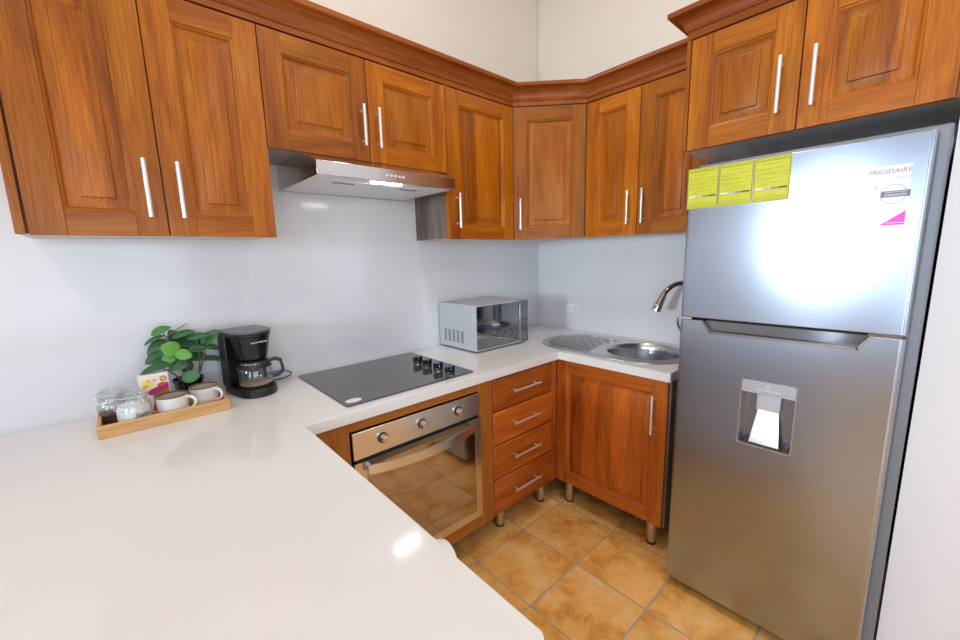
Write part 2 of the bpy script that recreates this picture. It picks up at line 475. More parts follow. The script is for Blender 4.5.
# ------------------------------------------------------------------ calibrated layout (metres)
D, S = 0.6314, 0.5963
XP, T, YE, YS = -1.9446, 0.0424, -1.6156, -1.2233
U, A = 0.2984, 0.5865
ZB, ZT, ZH = 1.5156, 2.2388, 1.8337
X3, X4, X5, X6, X7 = -1.0636, -1.4696, -1.8743, -2.1934, -2.525
YM = -0.8931
WF, YF1, YFM, YF2, ZF, ZT2 = 0.6131, -1.241, -1.5797, -1.9185, 1.8089, 2.208
XF, YA, YB, ZA, ZS = -0.7218, -1.2976, -1.8969, 1.7186, 1.1726
ZC = 0.90
RX0, RY0, RZ = -6.2, -5.7, 3.3       # left wall, front wall, ceiling

# ------------------------------------------------------------------ room
f = MB(); f.box(RX0, 0.12, RY0, 0.12, -0.08, 0); struct('floor', f, TILES)
f = MB(); f.box(RX0, 0.12, RY0, 0.12, RZ, RZ+0.08); struct('ceiling', f, CEIL)
f = MB(); f.box(RX0, 0.13, 0.010, 0.13, 0, RZ); struct('wall_back', f, CREAM)
f = MB(); f.box(0.010, 0.13, RY0, 0.010, 0, RZ); struct('wall_right', f, [PAINT, CREAM])
f = MB(); f.box(-0.62, 0.010, RY0, -1.931, 0, RZ); struct('wall_right', f, PAINT)
# glossy white cladding of the two kitchen walls, up to the cabinet tops
f = MB(); f.box(-4.2, 0.010, 0, 0.010, 0, 2.22); struct('trim_1', f, SPLASH)
f = MB(); f.box(0, 0.010, -1.931, 0, 0, 2.19); struct('trim_2', f, SPLASH)
# cream tone above the cladding on the right wall
f = MB(); f.box(0.004, 0.010, -1.30, 0.0, 2.19, RZ); struct('trim_3', f, CREAM)
def wall_with_holes(name, axis, pos, a0, a1, holes, thick=0.12):
    """wall in the plane axis=pos with rectangular openings (a_lo, a_hi, z_lo, z_hi)"""
    mb = MB(); cuts = sorted(holes); cur = a0
    def bx(lo, hi, z0, z1):
        if hi-lo < 1e-4: return
        if axis == 'x': mb.box(pos-thick, pos, lo, hi, z0, z1)
        else: mb.box(lo, hi, pos-thick, pos, z0, z1)
    for lo, hi, z0, z1 in cuts:
        bx(cur, lo, 0, RZ); bx(lo, hi, 0, z0); bx(lo, hi, z1, RZ); cur = hi
    bx(cur, a1, 0, RZ)
    return struct(name, mb, PAINT if name == 'wall_front' else ROOM)
wall_with_holes('wall_left', 'x', RX0, RY0-0.12, 0.13, [(-4.8, -3.0, 0.35, 2.35), (-1.50, -1.04, 1.27, 1.89)])
wall_with_holes('wall_front', 'y', RY0, RX0, 0.13, [(-4.9, -1.5, 0.5, 2.4)])
def window_frame(name, axis, pos, lo, hi, z0, z1, mull):
    mb = MB(); w = 0.045
    def bx(a, b, c, d):
        if axis == 'x': mb.box(pos-0.08, pos-0.02, a, b, c, d)
        else: mb.box(a, b, pos-0.08, pos-0.02, c, d)
    bx(lo, hi, z0, z0+w); bx(lo, hi, z1-w, z1); bx(lo, lo+w, z0+w, z1-w); bx(hi-w, hi, z0+w, z1-w)
    for q in range(1, mull):
        c = lo+(hi-lo)*q/mull; bx(c-w/2, c+w/2, z0+w, z1-w)
    struct(name, mb, WHT, bevel=0.004)
window_frame('window_1', 'x', RX0, -4.8, -3.0, 0.35, 2.35, 2)
window_frame('window_2', 'x', RX0, -1.50, -1.04, 1.27, 1.89, 1)
window_frame('fill_window', 'y', RY0, -4.9, -1.5, 0.5, 2.4, 3)  # unseen opening added to go with the front fill light

# ------------------------------------------------------------------ handles, doors
def bar_handle(parent, x, z0, z1, mat_=NICK, r=0.0066, horiz=False, off=0.030, inset=0.022):
    """bar on two posts in the door's own frame (front at y=0, facing -y)"""
    mb = MB()
    if horiz:
        mb.cyl((z0, -off, x), (z1, -off, x), r, n=14)
        for q in (z0+inset, z1-inset): mb.cyl((q, 0.001, x), (q, -off, x), r*0.8, n=12)
    else:
        mb.cyl((x, -off, z0), (x, -off, z1), r, n=14)
        for q in (z0+inset, z1-inset): mb.cyl((x, 0.001, q), (x, -off, q), r*0.8, n=12)
    return obj('handle', mb, mat_, parent, world=False)

def ring_faces(mb, x0, x1, z0, z1, steps, miv, mih, mic):
    """nested rectangles: steps of (inset, depth y)"""
    prev = None
    for ins, y in steps:
        v = mb._v([(x0+ins, y, z0+ins), (x1-ins, y, z0+ins), (x1-ins, y, z1-ins), (x0+ins, y, z1-ins)])
        if prev:
            for k in range(4):
                fc = mb.bm.faces.new((prev[k], prev[(k+1) % 4], v[(k+1) % 4], v[k]))
                fc.material_index = [mih, miv, mih, miv][k] if ins <= steps[0][0]+0.013 else mic
        prev = v
    mb.bm.faces.new(prev).material_index = mic

def panel_door(parent, w, h, loc, rz, set_='U', fw=0.074, handle=None, th=0.020, field=0.040):
    mats = [WU['z'], WU['x'], WUP] if set_ == 'U' else [WL['z'], WL['x'], WLP]
    mb = MB()
    mb.box(0, fw, 0, th, 0, h, 0); mb.box(w-fw, w, 0, th, 0, h, 0)
    mb.box(fw, w-fw, 0.0003, th, 0, fw*0.93, 1); mb.box(fw, w-fw, 0.0003, th, h-fw*0.93, h, 1)
    # moulded opening and raised field, a closed slab behind the frame
    x0, x1, z0, z1 = fw-0.001, w-fw+0.001, fw*0.93-0.001, h-fw*0.93+0.001
    ring_faces(mb, x0, x1, z0, z1, [(0, 0.0012), (0.0025, 0.0045), (0.005, 0.0048), (0.009, 0.0075), (0.0115, 0.0125),
                                   (0.016, 0.013), (field-0.002, 0.0075), (field, 0.0070), (field+0.0012, 0.0016), (field+0.005, 0.0008)], 0, 1, 2)
    mb.box(x0, x1, th-0.006, th-0.001, z0, z1, 2)
    o = obj('door', mb, mats, parent, loc=Vector(loc)-base_of(parent), rot=(0, 0, rz), bevel=0.0014, seg=2, normals=True, angle=40)
    if handle: bar_handle(o, *handle)
    return o

def carcass(parent, pts, z0, z1, sides=LAM, bottom=MELB, name='body'):
    """closed cabinet box over a plan outline (counter-clockwise)"""
    mb = MB(); fs = mb.prism(pts, z0, z1)
    fs[0].material_index = 1
    return obj(name, mb, [sides, bottom], parent)

G = 0.0016        # half gap between doors
# left two-door wall cabinet
c = thing('wall_cabinet', (-2.2, -0.14, ZB), 'tall two-door cedar wall cabinet at far left, above the tray', 'wall cabinet', 'cedar wall cabinets')
carcass(c, [(X7, -U+0.022), (X5-0.001, -U+0.022), (X5-0.001, 0), (X7, 0)], ZB+0.004, ZT+0.02, WU['z'], MELB)
mb = MB(); mb.box(X7, X7+0.021, -U+0.002, -U+0.022, ZB+0.002, ZT); obj('filler_strip', mb, WU['z'], c, bevel=0.002)
dl = X7+0.027
panel_door(c, X6-G-dl, ZT-ZB-0.006, (dl, -U, ZB), 0, handle=(X6-G-dl-0.040, 0.055, 0.226))
panel_door(c, X5-X6-2*G, ZT-ZB-0.006, (X6+G, -U, ZB), 0, handle=(0.040, 0.055, 0.226))
# short cabinet above the hood
c = thing('wall_cabinet', ((X3+X5)/2, -0.14, ZH), 'short two-door cedar wall cabinet directly above the range hood', 'wall cabinet', 'cedar wall cabinets')
carcass(c, [(X5+0.001, -U+0.022), (X3-0.001, -U+0.022), (X3-0.001, 0), (X5+0.001, 0)], ZH+0.004, ZT+0.02, WU['z'], MELA)
panel_door(c, X4-X5-2*G, ZT-ZH-0.006, (X5+G, -U, ZH), 0, handle=(X4-X5-2*G-0.030, 0.055, 0.215))
panel_door(c, X3-X4-2*G, ZT-ZH-0.006, (X4+G, -U, ZH), 0, handle=(0.036, 0.055, 0.215))
# single door right of the hood
c = thing('wall_cabinet', ((X3-A)/2, -0.14, ZB), 'narrow single-door cedar wall cabinet right of the hood with dark grey side', 'wall cabinet', 'cedar wall cabinets')
carcass(c, [(X3+0.001, -U+0.022), (-A-0.001, -U+0.022), (-A-0.001, 0), (X3+0.001, 0)], ZB+0.004, ZT+0.02, LAM, MELB)
mb = MB(); mb.box(X3+0.001, X3+0.020, -U+0.004, -U+0.0215, ZB+0.002, ZT); obj('edge_strip', mb, WU['z'], c)
panel_door(c, -A-X3-2*G-0.012, ZT-ZB-0.006, (X3+G+0.012, -U, ZB), 0, handle=(0.042, 0.055, 0.226))
# diagonal corner cabinet
c = thing('wall_cabinet', (-0.25, -0.25, ZB), 'diagonal single-door cedar wall cabinet filling the room corner', 'wall cabinet', 'cedar wall cabinets')
k = 0.022*math.tan(R(22.5)); b = 0.022
carcass(c, [(-A+0.001, -U+b-k*0+0.0), (-U+b, -A+0.001), (0, -A+0.001), (0, 0), (-A+0.001, 0)], ZB+0.004, ZT+0.02, LAM, MELB)
wd = (A-U)*math.sqrt(2)-2*0.004
panel_door(c, wd, ZT-ZB-0.006, (-A+0.004*0.707, -U-0.004*0.707, ZB), R(-45), handle=(0.034, 0.055, 0.226))
# two doors left of the fridge
c = thing('wall_cabinet', (-0.14, (YF1-A)/2, ZB), 'two-door cedar wall cabinet above the sink, left of the fridge', 'wall cabinet', 'cedar wall cabinets')
carcass(c, [(-U+0.022, YF1+0.019), (0, YF1+0.019), (0, -A-0.001), (-U+0.022, -A-0.001)], ZB+0.004, ZT+0.02, LAM, MELB)
panel_door(c, A*-1-YM-2*G, ZT-ZB-0.006, (-U, -A-G, ZB), R(-90), handle=(-A-YM-2*G-0.040, 0.055, 0.226))
panel_door(c, YM-YF1-2*G-0.020, ZT-ZB-0.006, (-U, YM-G, ZB), R(-90), handle=(0.034, 0.055, 0.226))
# deep cabinet above the fridge
c = thing('wall_cabinet', (-0.3, YFM, ZF), 'deep two-door cedar wall cabinet above the refrigerator', 'wall cabinet', 'cedar wall cabinets')
carcass(c, [(-WF+0.021, YF2-0.011), (0, YF2-0.011), (0, YF1+0.017), (-WF+0.021, YF1+0.017)], ZF+0.004, ZT2+0.02, WU['z'], GMEL)
mb = MB(); mb.box(-WF+0.002, -WF+0.0205, YF1+0.002, YF1+0.017, ZF+0.002, ZT2); obj('filler_strip', mb, WU['z'], c, bevel=0.002)
panel_door(c, YF1-0.002-YFM-G, ZT2-ZF-0.006, (-WF, YF1-0.002, ZF), R(-90), handle=(YF1-0.002-YFM-G-0.050, 0.058, 0.232))
panel_door(c, YFM-YF2-2*G, ZT2-ZF-0.006, (-WF, YFM-G, ZF), R(-90), handle=(0.036, 0.058, 0.232))

# crown mouldings
def crown_prof(zt, fz, ch, o=0.055):
    pr = [(-0.02, zt+0.001), (-0.001, zt+0.001), (-0.001, zt+fz), (0.004, zt+fz+0.002), (0.007, zt+fz+0.008)]
    for q in range(9):
        a = R(90*q/8)
        pr.append((0.010+(o-0.016)*(1-math.cos(a)), zt+fz+0.012+(ch-0.032)*math.sin(a)))
    pr += [(o-0.003, zt+fz+ch-0.019), (o, zt+fz+ch-0.015), (o, zt+fz+ch), (-0.02, zt+fz+ch)]
    return pr
mb = MB(); mb.sweep(crown_prof(ZT, 0.022, 0.080), [(X7, 0), (X7, -U), (-A, -U), (-U, -A), (-U, YF1+0.018)], mi_of=[2, 0, 0, 1])
tag(obj('crown_moulding', mb, [WC['x'], WC['y'], WC['y']]), 'long red-brown crown moulding over the corner run of wall cabinets', 'moulding')
mb = MB(); mb.sweep(crown_prof(ZT2, 0.026, 0.068), [(-0.36, YF1+0.017), (-WF, YF1+0.017), (-WF, YF2-0.011)], mi_of=[0, 1])
tag(obj('crown_moulding', mb, [WC['x'], WC['y']]), 'short crown moulding on top of the cabinet over the fridge', 'moulding')

# ------------------------------------------------------------------ base cabinets
def leg(parent, x, y, h, r=0.025):
    mb = MB()
    mb.lathe([(0, 0.0), (r*0.92, 0.0), (r*0.92, 0.006)], c=(x, y, 0), n=24, mi=1)
    mb.lathe([(r*0.80, 0.006), (r*0.86, 0.012), (r, 0.05), (r, h-0.012), (r*1.15, h-0.010), (r*1.15, h), (0, h)], c=(x, y, 0), n=24, mi=0)
    obj('leg', mb, [LEGM, RUB], parent)
ZK = 0.130      # cabinet floor height
ZU = ZC-T       # underside of worktop
# housing for the oven
c = thing('base_cabinet', (-1.5, -0.3, 0), 'cedar base cabinet framing the built-in oven under the cooktop', 'base cabinet', 'cedar base cabinets')
xo0, xo1, zo0, zo1 = -1.792, -1.172, 0.200, 0.816
mb = MB()
mb.box(XP+0.002, XP+0.020, -0.600, -0.02, ZK, ZU, 0); mb.box(-1.100, -1.085, -0.592, -0.02, ZK, ZU, 0)
mb.box(XP+0.020, -1.100, -0.592, -0.02, ZK, ZK+0.016, 0); mb.box(XP+0.020, -1.100, -0.035, -0.02, ZK+0.016, ZU, 0)
obj('body', mb, LAM, c)
mb = MB()
yf = -0.611
mb.box(XP+0.001, xo0, yf, yf+0.018, ZK, ZU-0.001, 0); mb.box(xo1, -1.0855, yf, yf+0.018, ZK, ZU-0.001, 0)
mb.box(xo0, xo1, yf+0.0003, yf+0.018, zo1, ZU-0.001, 1); mb.box(xo0, xo1, yf+0.0003, yf+0.018, ZK, zo0, 1)
obj('front_frame', mb, [OVW['z'], OVW['x']], c, bevel=0.0015)
for x, y in ((-1.89, -0.54), (-1.89, -0.08), (-1.16, -0.08)): leg(c, x, y, ZK)
# drawers
c = thing('base_cabinet', (-0.85, -0.3, 0), 'cedar base cabinet of four drawers between oven and sink cupboard', 'base cabinet', 'cedar base cabinets')
carcass(c, [(-1.083, -0.592), (-0.600, -0.592), (-0.600, -0.02), (-1.083, -0.02)], ZK, ZU, WL['z'], LAM)
mb = MB(); mb.box(-0.6235, -0.5785, -0.6025, -0.5925, ZK, ZU-0.001); obj('filler_strip', mb, WL['z'], c, bevel=0.0015)
zz = [0.1335, 0.327, 0.506, 0.680, 0.846]
for z0, z1 in zip(zz, zz[1:]):
    mb = MB(); w, h = 1.078-0.628, z1-z0-0.006
    ring_faces(mb, 0, w, 0, h, [(0, 0.018), (0, 0.005), (0.003, 0.002), (0.008, 0), (0.010, 0)], 0, 0, 0)
    mb.face([(0, 0.018, 0), (0, 0.018, h), (w, 0.018, h), (w, 0.018, 0)])
    dr = obj('drawer', mb, WD, c, loc=Vector((-1.078, -0.611, z0+0.003))-base_of(c))
    bar_handle(dr, h*0.53, 0.120, 0.322, horiz=True, r=0.0062, off=0.028)
leg(c, -0.975, -0.535, ZK); leg(c, -0.650, -0.545, ZK); leg(c, -0.975, -0.08, ZK); leg(c, -0.650, -0.08, ZK)
# sink cupboard
c = thing('base_cabinet', (-0.3, -0.92, 0), 'single-door cedar base cabinet under the sink, beside the fridge', 'base cabinet', 'cedar base cabinets')
mb = MB()
mb.box(-0.555, -0.02, -1.2165, -1.2005, ZK, ZU, 0); mb.box(-0.555, -0.02, -0.620, -0.604, ZK, ZU, 0)
mb.box(-0.555, -0.02, -1.2005, -0.620, ZK, ZK+0.016, 0); mb.box(-0.035, -0.02, -1.2005, -0.620, ZK+0.016, ZU, 0)
mb.box(-0.555, -0.49, -1.2005, -0.620, ZU-0.016, ZU, 0)
obj('body', mb, LAM, c, bevel=0.001)
panel_door(c, 0.604, ZU-0.006-0.136, (-0.5765, -0.6045, 0.136), R(-90), set_='L', fw=0.070, handle=(0.604-0.055, 0.462, 0.648), field=0.034)
leg(c, -0.525, -0.665, ZK); leg(c, -0.522, -1.145, ZK); leg(c, -0.08, -0.665, ZK); leg(c, -0.08, -1.145, ZK)
# peninsula support and the white appliance under it
c = thing('base_cabinet', (-2.45, -0.8, 0), 'plain pale cabinet carrying the peninsula worktop, mostly hidden under it', 'base cabinet')
mb = MB(); mb.box(-2.86, -2.56, -1.56, -0.02, 0, ZU); obj('body', mb, MELB, c, bevel=0.002)
mb = MB(); mb.box(-2.86, XP-0.03, -1.585, -1.562, 0, ZU); mb.box(XP-0.05, XP-0.03, -1.562, -1.37, 0, ZU); obj('end_panel_and_reflector', mb, ENAM, c, bevel=0.002)  # inner white strip is added out of view to brighten the fridge reflection
c = thing('kitchen_appliance', (-2.25, -1.02, 0), 'white enamelled appliance tucked under the peninsula worktop, just peeking past its edge', 'appliance')
mb = MB(); mb.box(-2.54, XP-0.012, -1.36, -0.80, 0.02, 0.835); obj('body', mb, ENAM, c, bevel=0.012, seg=3)
mb = MB(); mb.prism([(XP-0.012, -1.345), (XP+0.020, -1.345), (XP+0.024, -1.20), (XP+0.038, -1.05), (XP+0.040, -0.93), (XP+0.028, -0.83), (XP-0.012, -0.815)], 0.66, 0.842); obj('control_panel', mb, ENAM, c, bevel=0.008, seg=3)
mb = MB(); mb.lathe([(0, 0), (0.038, 0), (0.040, 0.004), (0.040, 0.040), (0.034, 0.054), (0.0, 0.058)], M=Matrix.Rotation(R(90), 4, 'Y'), c=(XP+0.019, -1.285, 0.785), n=32)
obj('dial', mb, WHT, c)
mb = MB()
for x, y in ((-2.48, -1.30), (-2.48, -0.86), (-2.02, -1.30), (-2.02, -0.86)):
    mb = MB(); mb.cyl((x, y, 0), (x, y, 0.021), 0.02); obj('foot', mb, RUB, c)

# ------------------------------------------------------------------ worktop
pts = [(-2.90, -0.002), (-2.90, YE)]
for q in range(7):
    a = R(-90+90*q/6); pts.append((XP-0.014+0.014*math.cos(a), YE+0.014+0.014*math.sin(a)))
pts += [(XP, -D), (-S, -D), (-S, YS+0.004), (-S+0.004, YS), (-0.002, YS), (-0.002, -0.002)]
mb = MB(); mb.prism(pts, ZU, ZC)
top = tag(obj('countertop', mb, QUARTZ), 'white quartz countertop running along both walls and out as a peninsula', 'countertop')
SCX, SY0, SY1, SR = -0.315, -0.592, -0.965, 0.233       # sink plate
BX, BY, BR = -0.300, -0.965, 0.190                      # bowl
cm = MB(); cm.lathe([(0, 0), (BR+0.012, 0), (BR+0.012, 0.2), (0, 0.2)], c=(BX, BY, 0.8), n=64)
cut(top, [cm])
b_ = top.modifiers.new('bevel', 'BEVEL'); b_.width = 0.0025; b_.segments = 2; b_.limit_method = 'ANGLE'; b_.angle_limit = R(50)

# ------------------------------------------------------------------ sink
c = thing('sink', (BX, -0.78, ZC), 'oval stainless steel inset sink with round bowl and ribbed drainer', 'sink')
def stadium(r, n=24):
    out = []
    for k in range(n+1): a = R(180*k/n); out.append((SCX+r*math.cos(a), SY0+r*math.sin(a)))
    for k in range(n+1): a = R(180+180*k/n); out.append((SCX+r*math.cos(a), SY1+r*math.sin(a)))
    return out
mb = MB(); rings = []
for r, z in ((SR, ZC+0.0005), (SR-0.002, ZC+0.004), (SR-0.010, ZC+0.0055), (SR-0.016, ZC+0.003)):
    rings.append([mb.bm.verts.new((x, y, z)) for x, y in stadium(r)])
for a_, b2 in zip(rings, rings[1:]):
    n = len(a_)
    for k in range(n): mb.bm.faces.new((a_[k], a_[(k+1) % n], b2[(k+1) % n], b2[k])).smooth = True
hole = [mb.bm.verts.new((BX+(BR+0.008)*math.cos(2*PI*k/64), BY+(BR+0.008)*math.sin(2*PI*k/64), ZC+0.003)) for k in range(64)]
ed = []
for ring in (rings[-1], hole):
    for k in range(len(ring)):
        e_ = mb.bm.edges.get((ring[k], ring[(k+1) % len(ring)])) or mb.bm.edges.new((ring[k], ring[(k+1) % len(ring)])); ed.append(e_)
bmesh.ops.triangle_fill(mb.bm, use_beauty=True, use_dissolve=False, edges=ed)
mb.bm.normal_update()
obj('sink_plate', mb, SINKM, c)
mb = MB(); mb.lathe([(BR+0.012, ZC+0.0032), (BR+0.008, ZC+0.0055), (BR+0.001, ZC+0.005), (BR-0.003, ZC), (BR-0.006, ZC-0.03), (BR-0.012, ZC-0.11), (BR-0.03, ZC-0.145),
                     (BR-0.07, ZC-0.155), (0.046, ZC-0.158), (0.044, ZC-0.163), (0, ZC-0.163)], c=(BX, BY, 0), n=64)
obj('bowl', mb, SINKM, c)
mb = MB(); mb.lathe([(0.040, 0.002), (0.034, 0.004), (0.030, 0.0), (0.012, 0.001), (0.010, 0.006), (0, 0.007)], c=(BX, BY, ZC-0.1625), n=32)
obj('drain', mb, CHR, c)
mb = MB()
for i in range(12):
    x = SCX-0.165+0.33*i/11
    half = math.sqrt(max(0, 0.195**2-(x-SCX)**2)); y1 = SY0+half; y0 = -0.735+0.02*math.cos((x-SCX)*12)
    path = []; nseg = 26
    for k in range(nseg+1):
        y = y0+(y1-y0)*k/nseg; path.append((x+0.0022*math.sin(k*1.1+(i % 2)*PI), y, ZC+0.0032))
    mb.tube(path, 0.0034, n=8)
obj('drainer_ribs', mb, SINKM, c)

# ------------------------------------------------------------------ faucet
c = thing('kitchen_faucet', (-0.050, -1.100, ZC), 'chrome pull-down kitchen faucet behind the sink bowl, half hidden by the fridge', 'faucet')
fx, fy = -0.050, -1.100
mb = MB(); mb.lathe([(0, 0.0), (0.028, 0.0), (0.028, 0.008), (0.022, 0.014), (0.020, 0.06), (0.0215, 0.11), (0.019, 0.125), (0, 0.126)], c=(fx, fy, ZC), n=32)
obj('faucet_base', mb, CHR, c)
def bez(P, n=24):
    out = []
    for k in range(n+1):
        t = k/n; q = [Vector(p) for p in P]
        while len(q) > 1: q = [a+(b-a)*t for a, b in zip(q, q[1:])]
        out.append(q[0])
    return out
arc = [(fx, fy, ZC+0.12), (fx, fy, ZC+0.20)]+bez([(fx, fy, 1.15), (fx-0.005, fy+0.005, 1.268), (-0.11, -1.07, 1.275), (-0.17, -1.03, 1.256), (-0.197, -1.01, 1.205)])
mb = MB(); mb.tube(arc, 0.0135, n=18); obj('spout', mb, mat('bronze_tinted_steel', (0.42, 0.37, 0.33), 0.14, 1.0), c)
mb = MB(); mb.tube([(-0.1965, -1.0105, 1.210), (-0.199, -1.005, 1.195), (-0.207, -0.994, 1.160), (-0.217, -0.982, 1.125), (-0.219, -0.980, 1.112)], 0.014, n=20, rs=[0.0145, 0.0175, 0.021, 0.025, 0.024])
obj('spray_head', mb, CHR, c)
mb = MB(); mb.tube([(fx-0.018, fy+0.006, ZC+0.085), (fx-0.045, fy+0.03, ZC+0.095), (fx-0.06, fy+0.045, ZC+0.13), (fx-0.062, fy+0.05, ZC+0.17)], 0.007, n=12, rs=[0.009, 0.008, 0.0065, 0.006])
obj('lever', mb, CHR, c)

# ------------------------------------------------------------------ cooktop
c = thing('cooktop', (-1.476, -0.32, ZC), 'black glass built-in cooktop with four knobs in the worktop', 'cooktop')
mb = MB(); mb.prism(rrect(-1.780, -1.168, -0.584, -0.044, 0.012), ZC+0.0005, ZC+0.006); obj('glass_top', mb, COOKG, c, bevel=0.0015)
for y in (-0.284, -0.366, -0.454, -0.543):
    x = -1.279
    mb = MB(); mb.lathe([(0, 0), (0.0235, 0), (0.0235, 0.004), (0.021, 0.007), (0.0205, 0.016), (0, 0.017)], c=(x, y, ZC+0.006), n=28, mi=0)
    mb.box(x-0.022, x+0.022, y-0.009, y+0.009, ZC+0.018, ZC+0.043, 0)
    mb.box(x-0.0015, x+0.0015, y-0.0098, y-0.009, ZC+0.02, ZC+0.042, 1)
    mb.lathe([(0.0238, 0.0), (0.0250, 0.0), (0.0250, 0.003), (0.0238, 0.003)], c=(x, y, ZC+0.0062), n=28, mi=1, close=True)
    obj('knob', mb, [BLKG, CHR], c, bevel=0.0012)
mb = MB(); mb.lathe([(0, 0.0002), (0.026, 0.0002), (0.026, 0.0007), (0, 0.0008)], c=(0, 0, 0), n=40, mi=0)
mb.lathe([(0.0235, 0.0009), (0.0255, 0.0009), (0.0255, 0.0011), (0.0235, 0.0011)], n=40, mi=1, close=True)
bmesh.ops.scale(mb.bm, vec=(1.25, 0.85, 1), verts=mb.bm.verts)
mb.shift(Vector((-1.737, -0.543, ZC+0.006)))
obj('oval_sticker', mb, [WHL, GRYI], c)

# ------------------------------------------------------------------ oven
c = thing('built_in_oven', (-1.48, -0.35, 0.45), 'stainless steel built-in oven with mirrored glass door and curved bar', 'oven')
x0, x1 = -1.787, -1.176
mb = MB(); mb.box(x0+0.012, x1-0.012, -0.606, -0.06, 0.212, 0.806); obj('body', mb, BLK, c)
mb = MB(); mb.box(x0, x1, -0.622, -0.612, 0.709, 0.812); cp = obj('control_panel', mb, STEEL, c, bevel=0.002)
for x in (-1.668, -1.490, -1.303):
    mb = MB(); Mx = Matrix.Rotation(R(90), 4, 'X')
    mb.lathe([(0, 0), (0.0205, 0), (0.0205, 0.004), (0.0165, 0.0055)], c=(x, -0.622, 0.762), M=Mx, n=28, mi=1)
    mb.lathe([(0.0165, 0.0055), (0.016, 0.022), (0.0135, 0.026), (0, 0.0265)], c=(x, -0.622, 0.762), M=Mx, n=28, mi=0)
    mb.box(x-0.003, x+0.003, -0.6505, -0.622, 0.747, 0.777, 0)
    obj('knob', mb, [mat('knob_silver', (0.72, 0.67, 0.60), 0.22, 1.0), BLK], c, bevel=0.001)
    mb = MB()
    for q in range(7):
        a = R(-30+q*40); mb.box(x+0.029*math.cos(a)-0.001, x+0.029*math.cos(a)+0.001, -0.6224, -0.6219, 0.762+0.029*math.sin(a)-0.002, 0.762+0.029*math.sin(a)+0.002)
    mb.box(x-0.058, x-0.040, -0.6224, -0.6219, 0.7612, 0.7626)
    obj('dial_marks', mb, SLATE, cp)
mb = MB(); mb.lathe([(0, 0), (0.004, 0), (0.003, 0.002), (0, 0.0025)], c=(-1.336, -0.622, 0.783), M=Matrix.Rotation(R(90), 4, 'X'), n=14); obj('indicator_light', mb, mat('dark_amber', (0.25, 0.08, 0.02), 0.2), c)
# door: steel frame with a mirrored glass field
z0, z1 = 0.205, 0.697
mb = MB(); yd0, yd1 = -0.626, -0.608
mb.box(x0, x0+0.045, yd0, yd1, z0, z1, 0); mb.box(x1-0.036, x1, yd0, yd1, z0, z1, 0); mb.box(x0+0.045, x1-0.036, yd0, yd1, z0, z0+0.036, 0)
mb.box(x0+0.045, x1-0.036, yd0, yd1, z1-0.030, z1, 0)
dr = obj('door', mb, STEEL, c)
mb = MB(); mb.box(x0+0.045, x1-0.036, yd0+0.001, yd1, z0+0.036, z1-0.030); obj('door_glass', mb, OVG, dr)
# curved flat handle: flat band bowing outward
mb = MB(); n = 20; xa, xb = x0+0.040, x1-0.050; pa = []
for k in range(n+1):
    t = k/n; x = xa+(xb-xa)*t; bow = 4*t*(1-t); pa.append((x, yd0-0.026-0.030*bow, 0.672-0.010*bow))
for (ax, ay, az), (bx_, by_, bz_) in zip(pa, pa[1:]):
    def sec(px, py, pz): return [(px, py, pz-0.018), (px, py, pz+0.018), (px, py+0.008, pz+0.018), (px, py+0.008, pz-0.018)]
    a_, b2 = sec(ax, ay, az), sec(bx_, by_, bz_)
    for k in range(4): mb.face([a_[k], a_[(k+1) % 4], b2[(k+1) % 4], b2[k]], smooth=k in (0, 2))
mb.face(sec(*pa[0])); mb.face(sec(*pa[-1])[::-1])
bmesh.ops.remove_doubles(mb.bm, verts=mb.bm.verts, dist=1e-5)
for px in (xa+0.002, xb-0.016): mb.box(px, px+0.014, yd0-0.026, yd0+0.001, 0.660, 0.684)
obj('handle', mb, mat('satin_handle_steel', (0.70, 0.67, 0.64), 0.25, 1.0), dr)

# ------------------------------------------------------------------ range hood
c = thing('range_hood', (-1.455, -0.25, 1.727), 'slim stainless steel range hood under the short wall cabinet, lamp lit', 'range hood')
hx0, hx1 = -1.765, -1.140; hb, hf = 1.727, -0.452
prof = [(-0.002, hb+0.012), (-0.002, ZH+0.002), (-0.290, ZH+0.002), (hf+0.004, hb+0.052), (hf, hb+0.050), (hf, hb+0.002), (hf+0.012, hb), (hf+0.03, hb+0.012)]
mb = MB(); mb.prism(prof, hx0, hx1, axis='x'); body = obj('hood_body', mb, STEELH, c, bevel=0.001)
mb = MB()
mb.box(hx0, hx0+0.012, hf+0.012, -0.002, hb, hb+0.012); mb.box(hx1-0.012, hx1, hf+0.012, -0.002, hb, hb+0.012); mb.box(hx0+0.012, hx1-0.012, -0.014, -0.002, hb, hb+0.012)
obj('lower_rim', mb, STEELH, c)
xm = -1.462
for a0, a1 in ((hx0+0.014, xm-0.002), (xm+0.002, hx1-0.014)):
    mb = MB(); mb.box(a0, a1, -0.355, -0.016, hb+0.003, hb+0.010)
    ft = obj('grease_filter', mb, FILT, c, bevel=0.0015)
    mb = MB(); cxm = (a0+a1)/2; mb.box(cxm-0.045, cxm+0.045, -0.325, -0.312, hb+0.0005, hb+0.003); obj('pull_tab', mb, GRYP, ft, bevel=0.001)
mb = MB(); mb.box(hx0+0.014, hx1-0.014, hf+0.014, -0.357, hb+0.005, hb+0.011); obj('lamp_strip_panel', mb, FILT, c)
mb = MB(); mb.box(-1.528, -1.398, -0.415, -0.392, hb+0.001, hb+0.005); obj('lamp', mb, LED, c)
for q in range(5):
    mb = MB(); mb.lathe([(0, 0), (0.0058, 0), (0.0058, 0.004), (0.0045, 0.0055), (0, 0.0055)], c=(-1.484+q*0.0185, hf, hb+0.026), M=Matrix.Rotation(R(90), 4, 'X'), n=18)
    obj('button', mb, NICK, c)

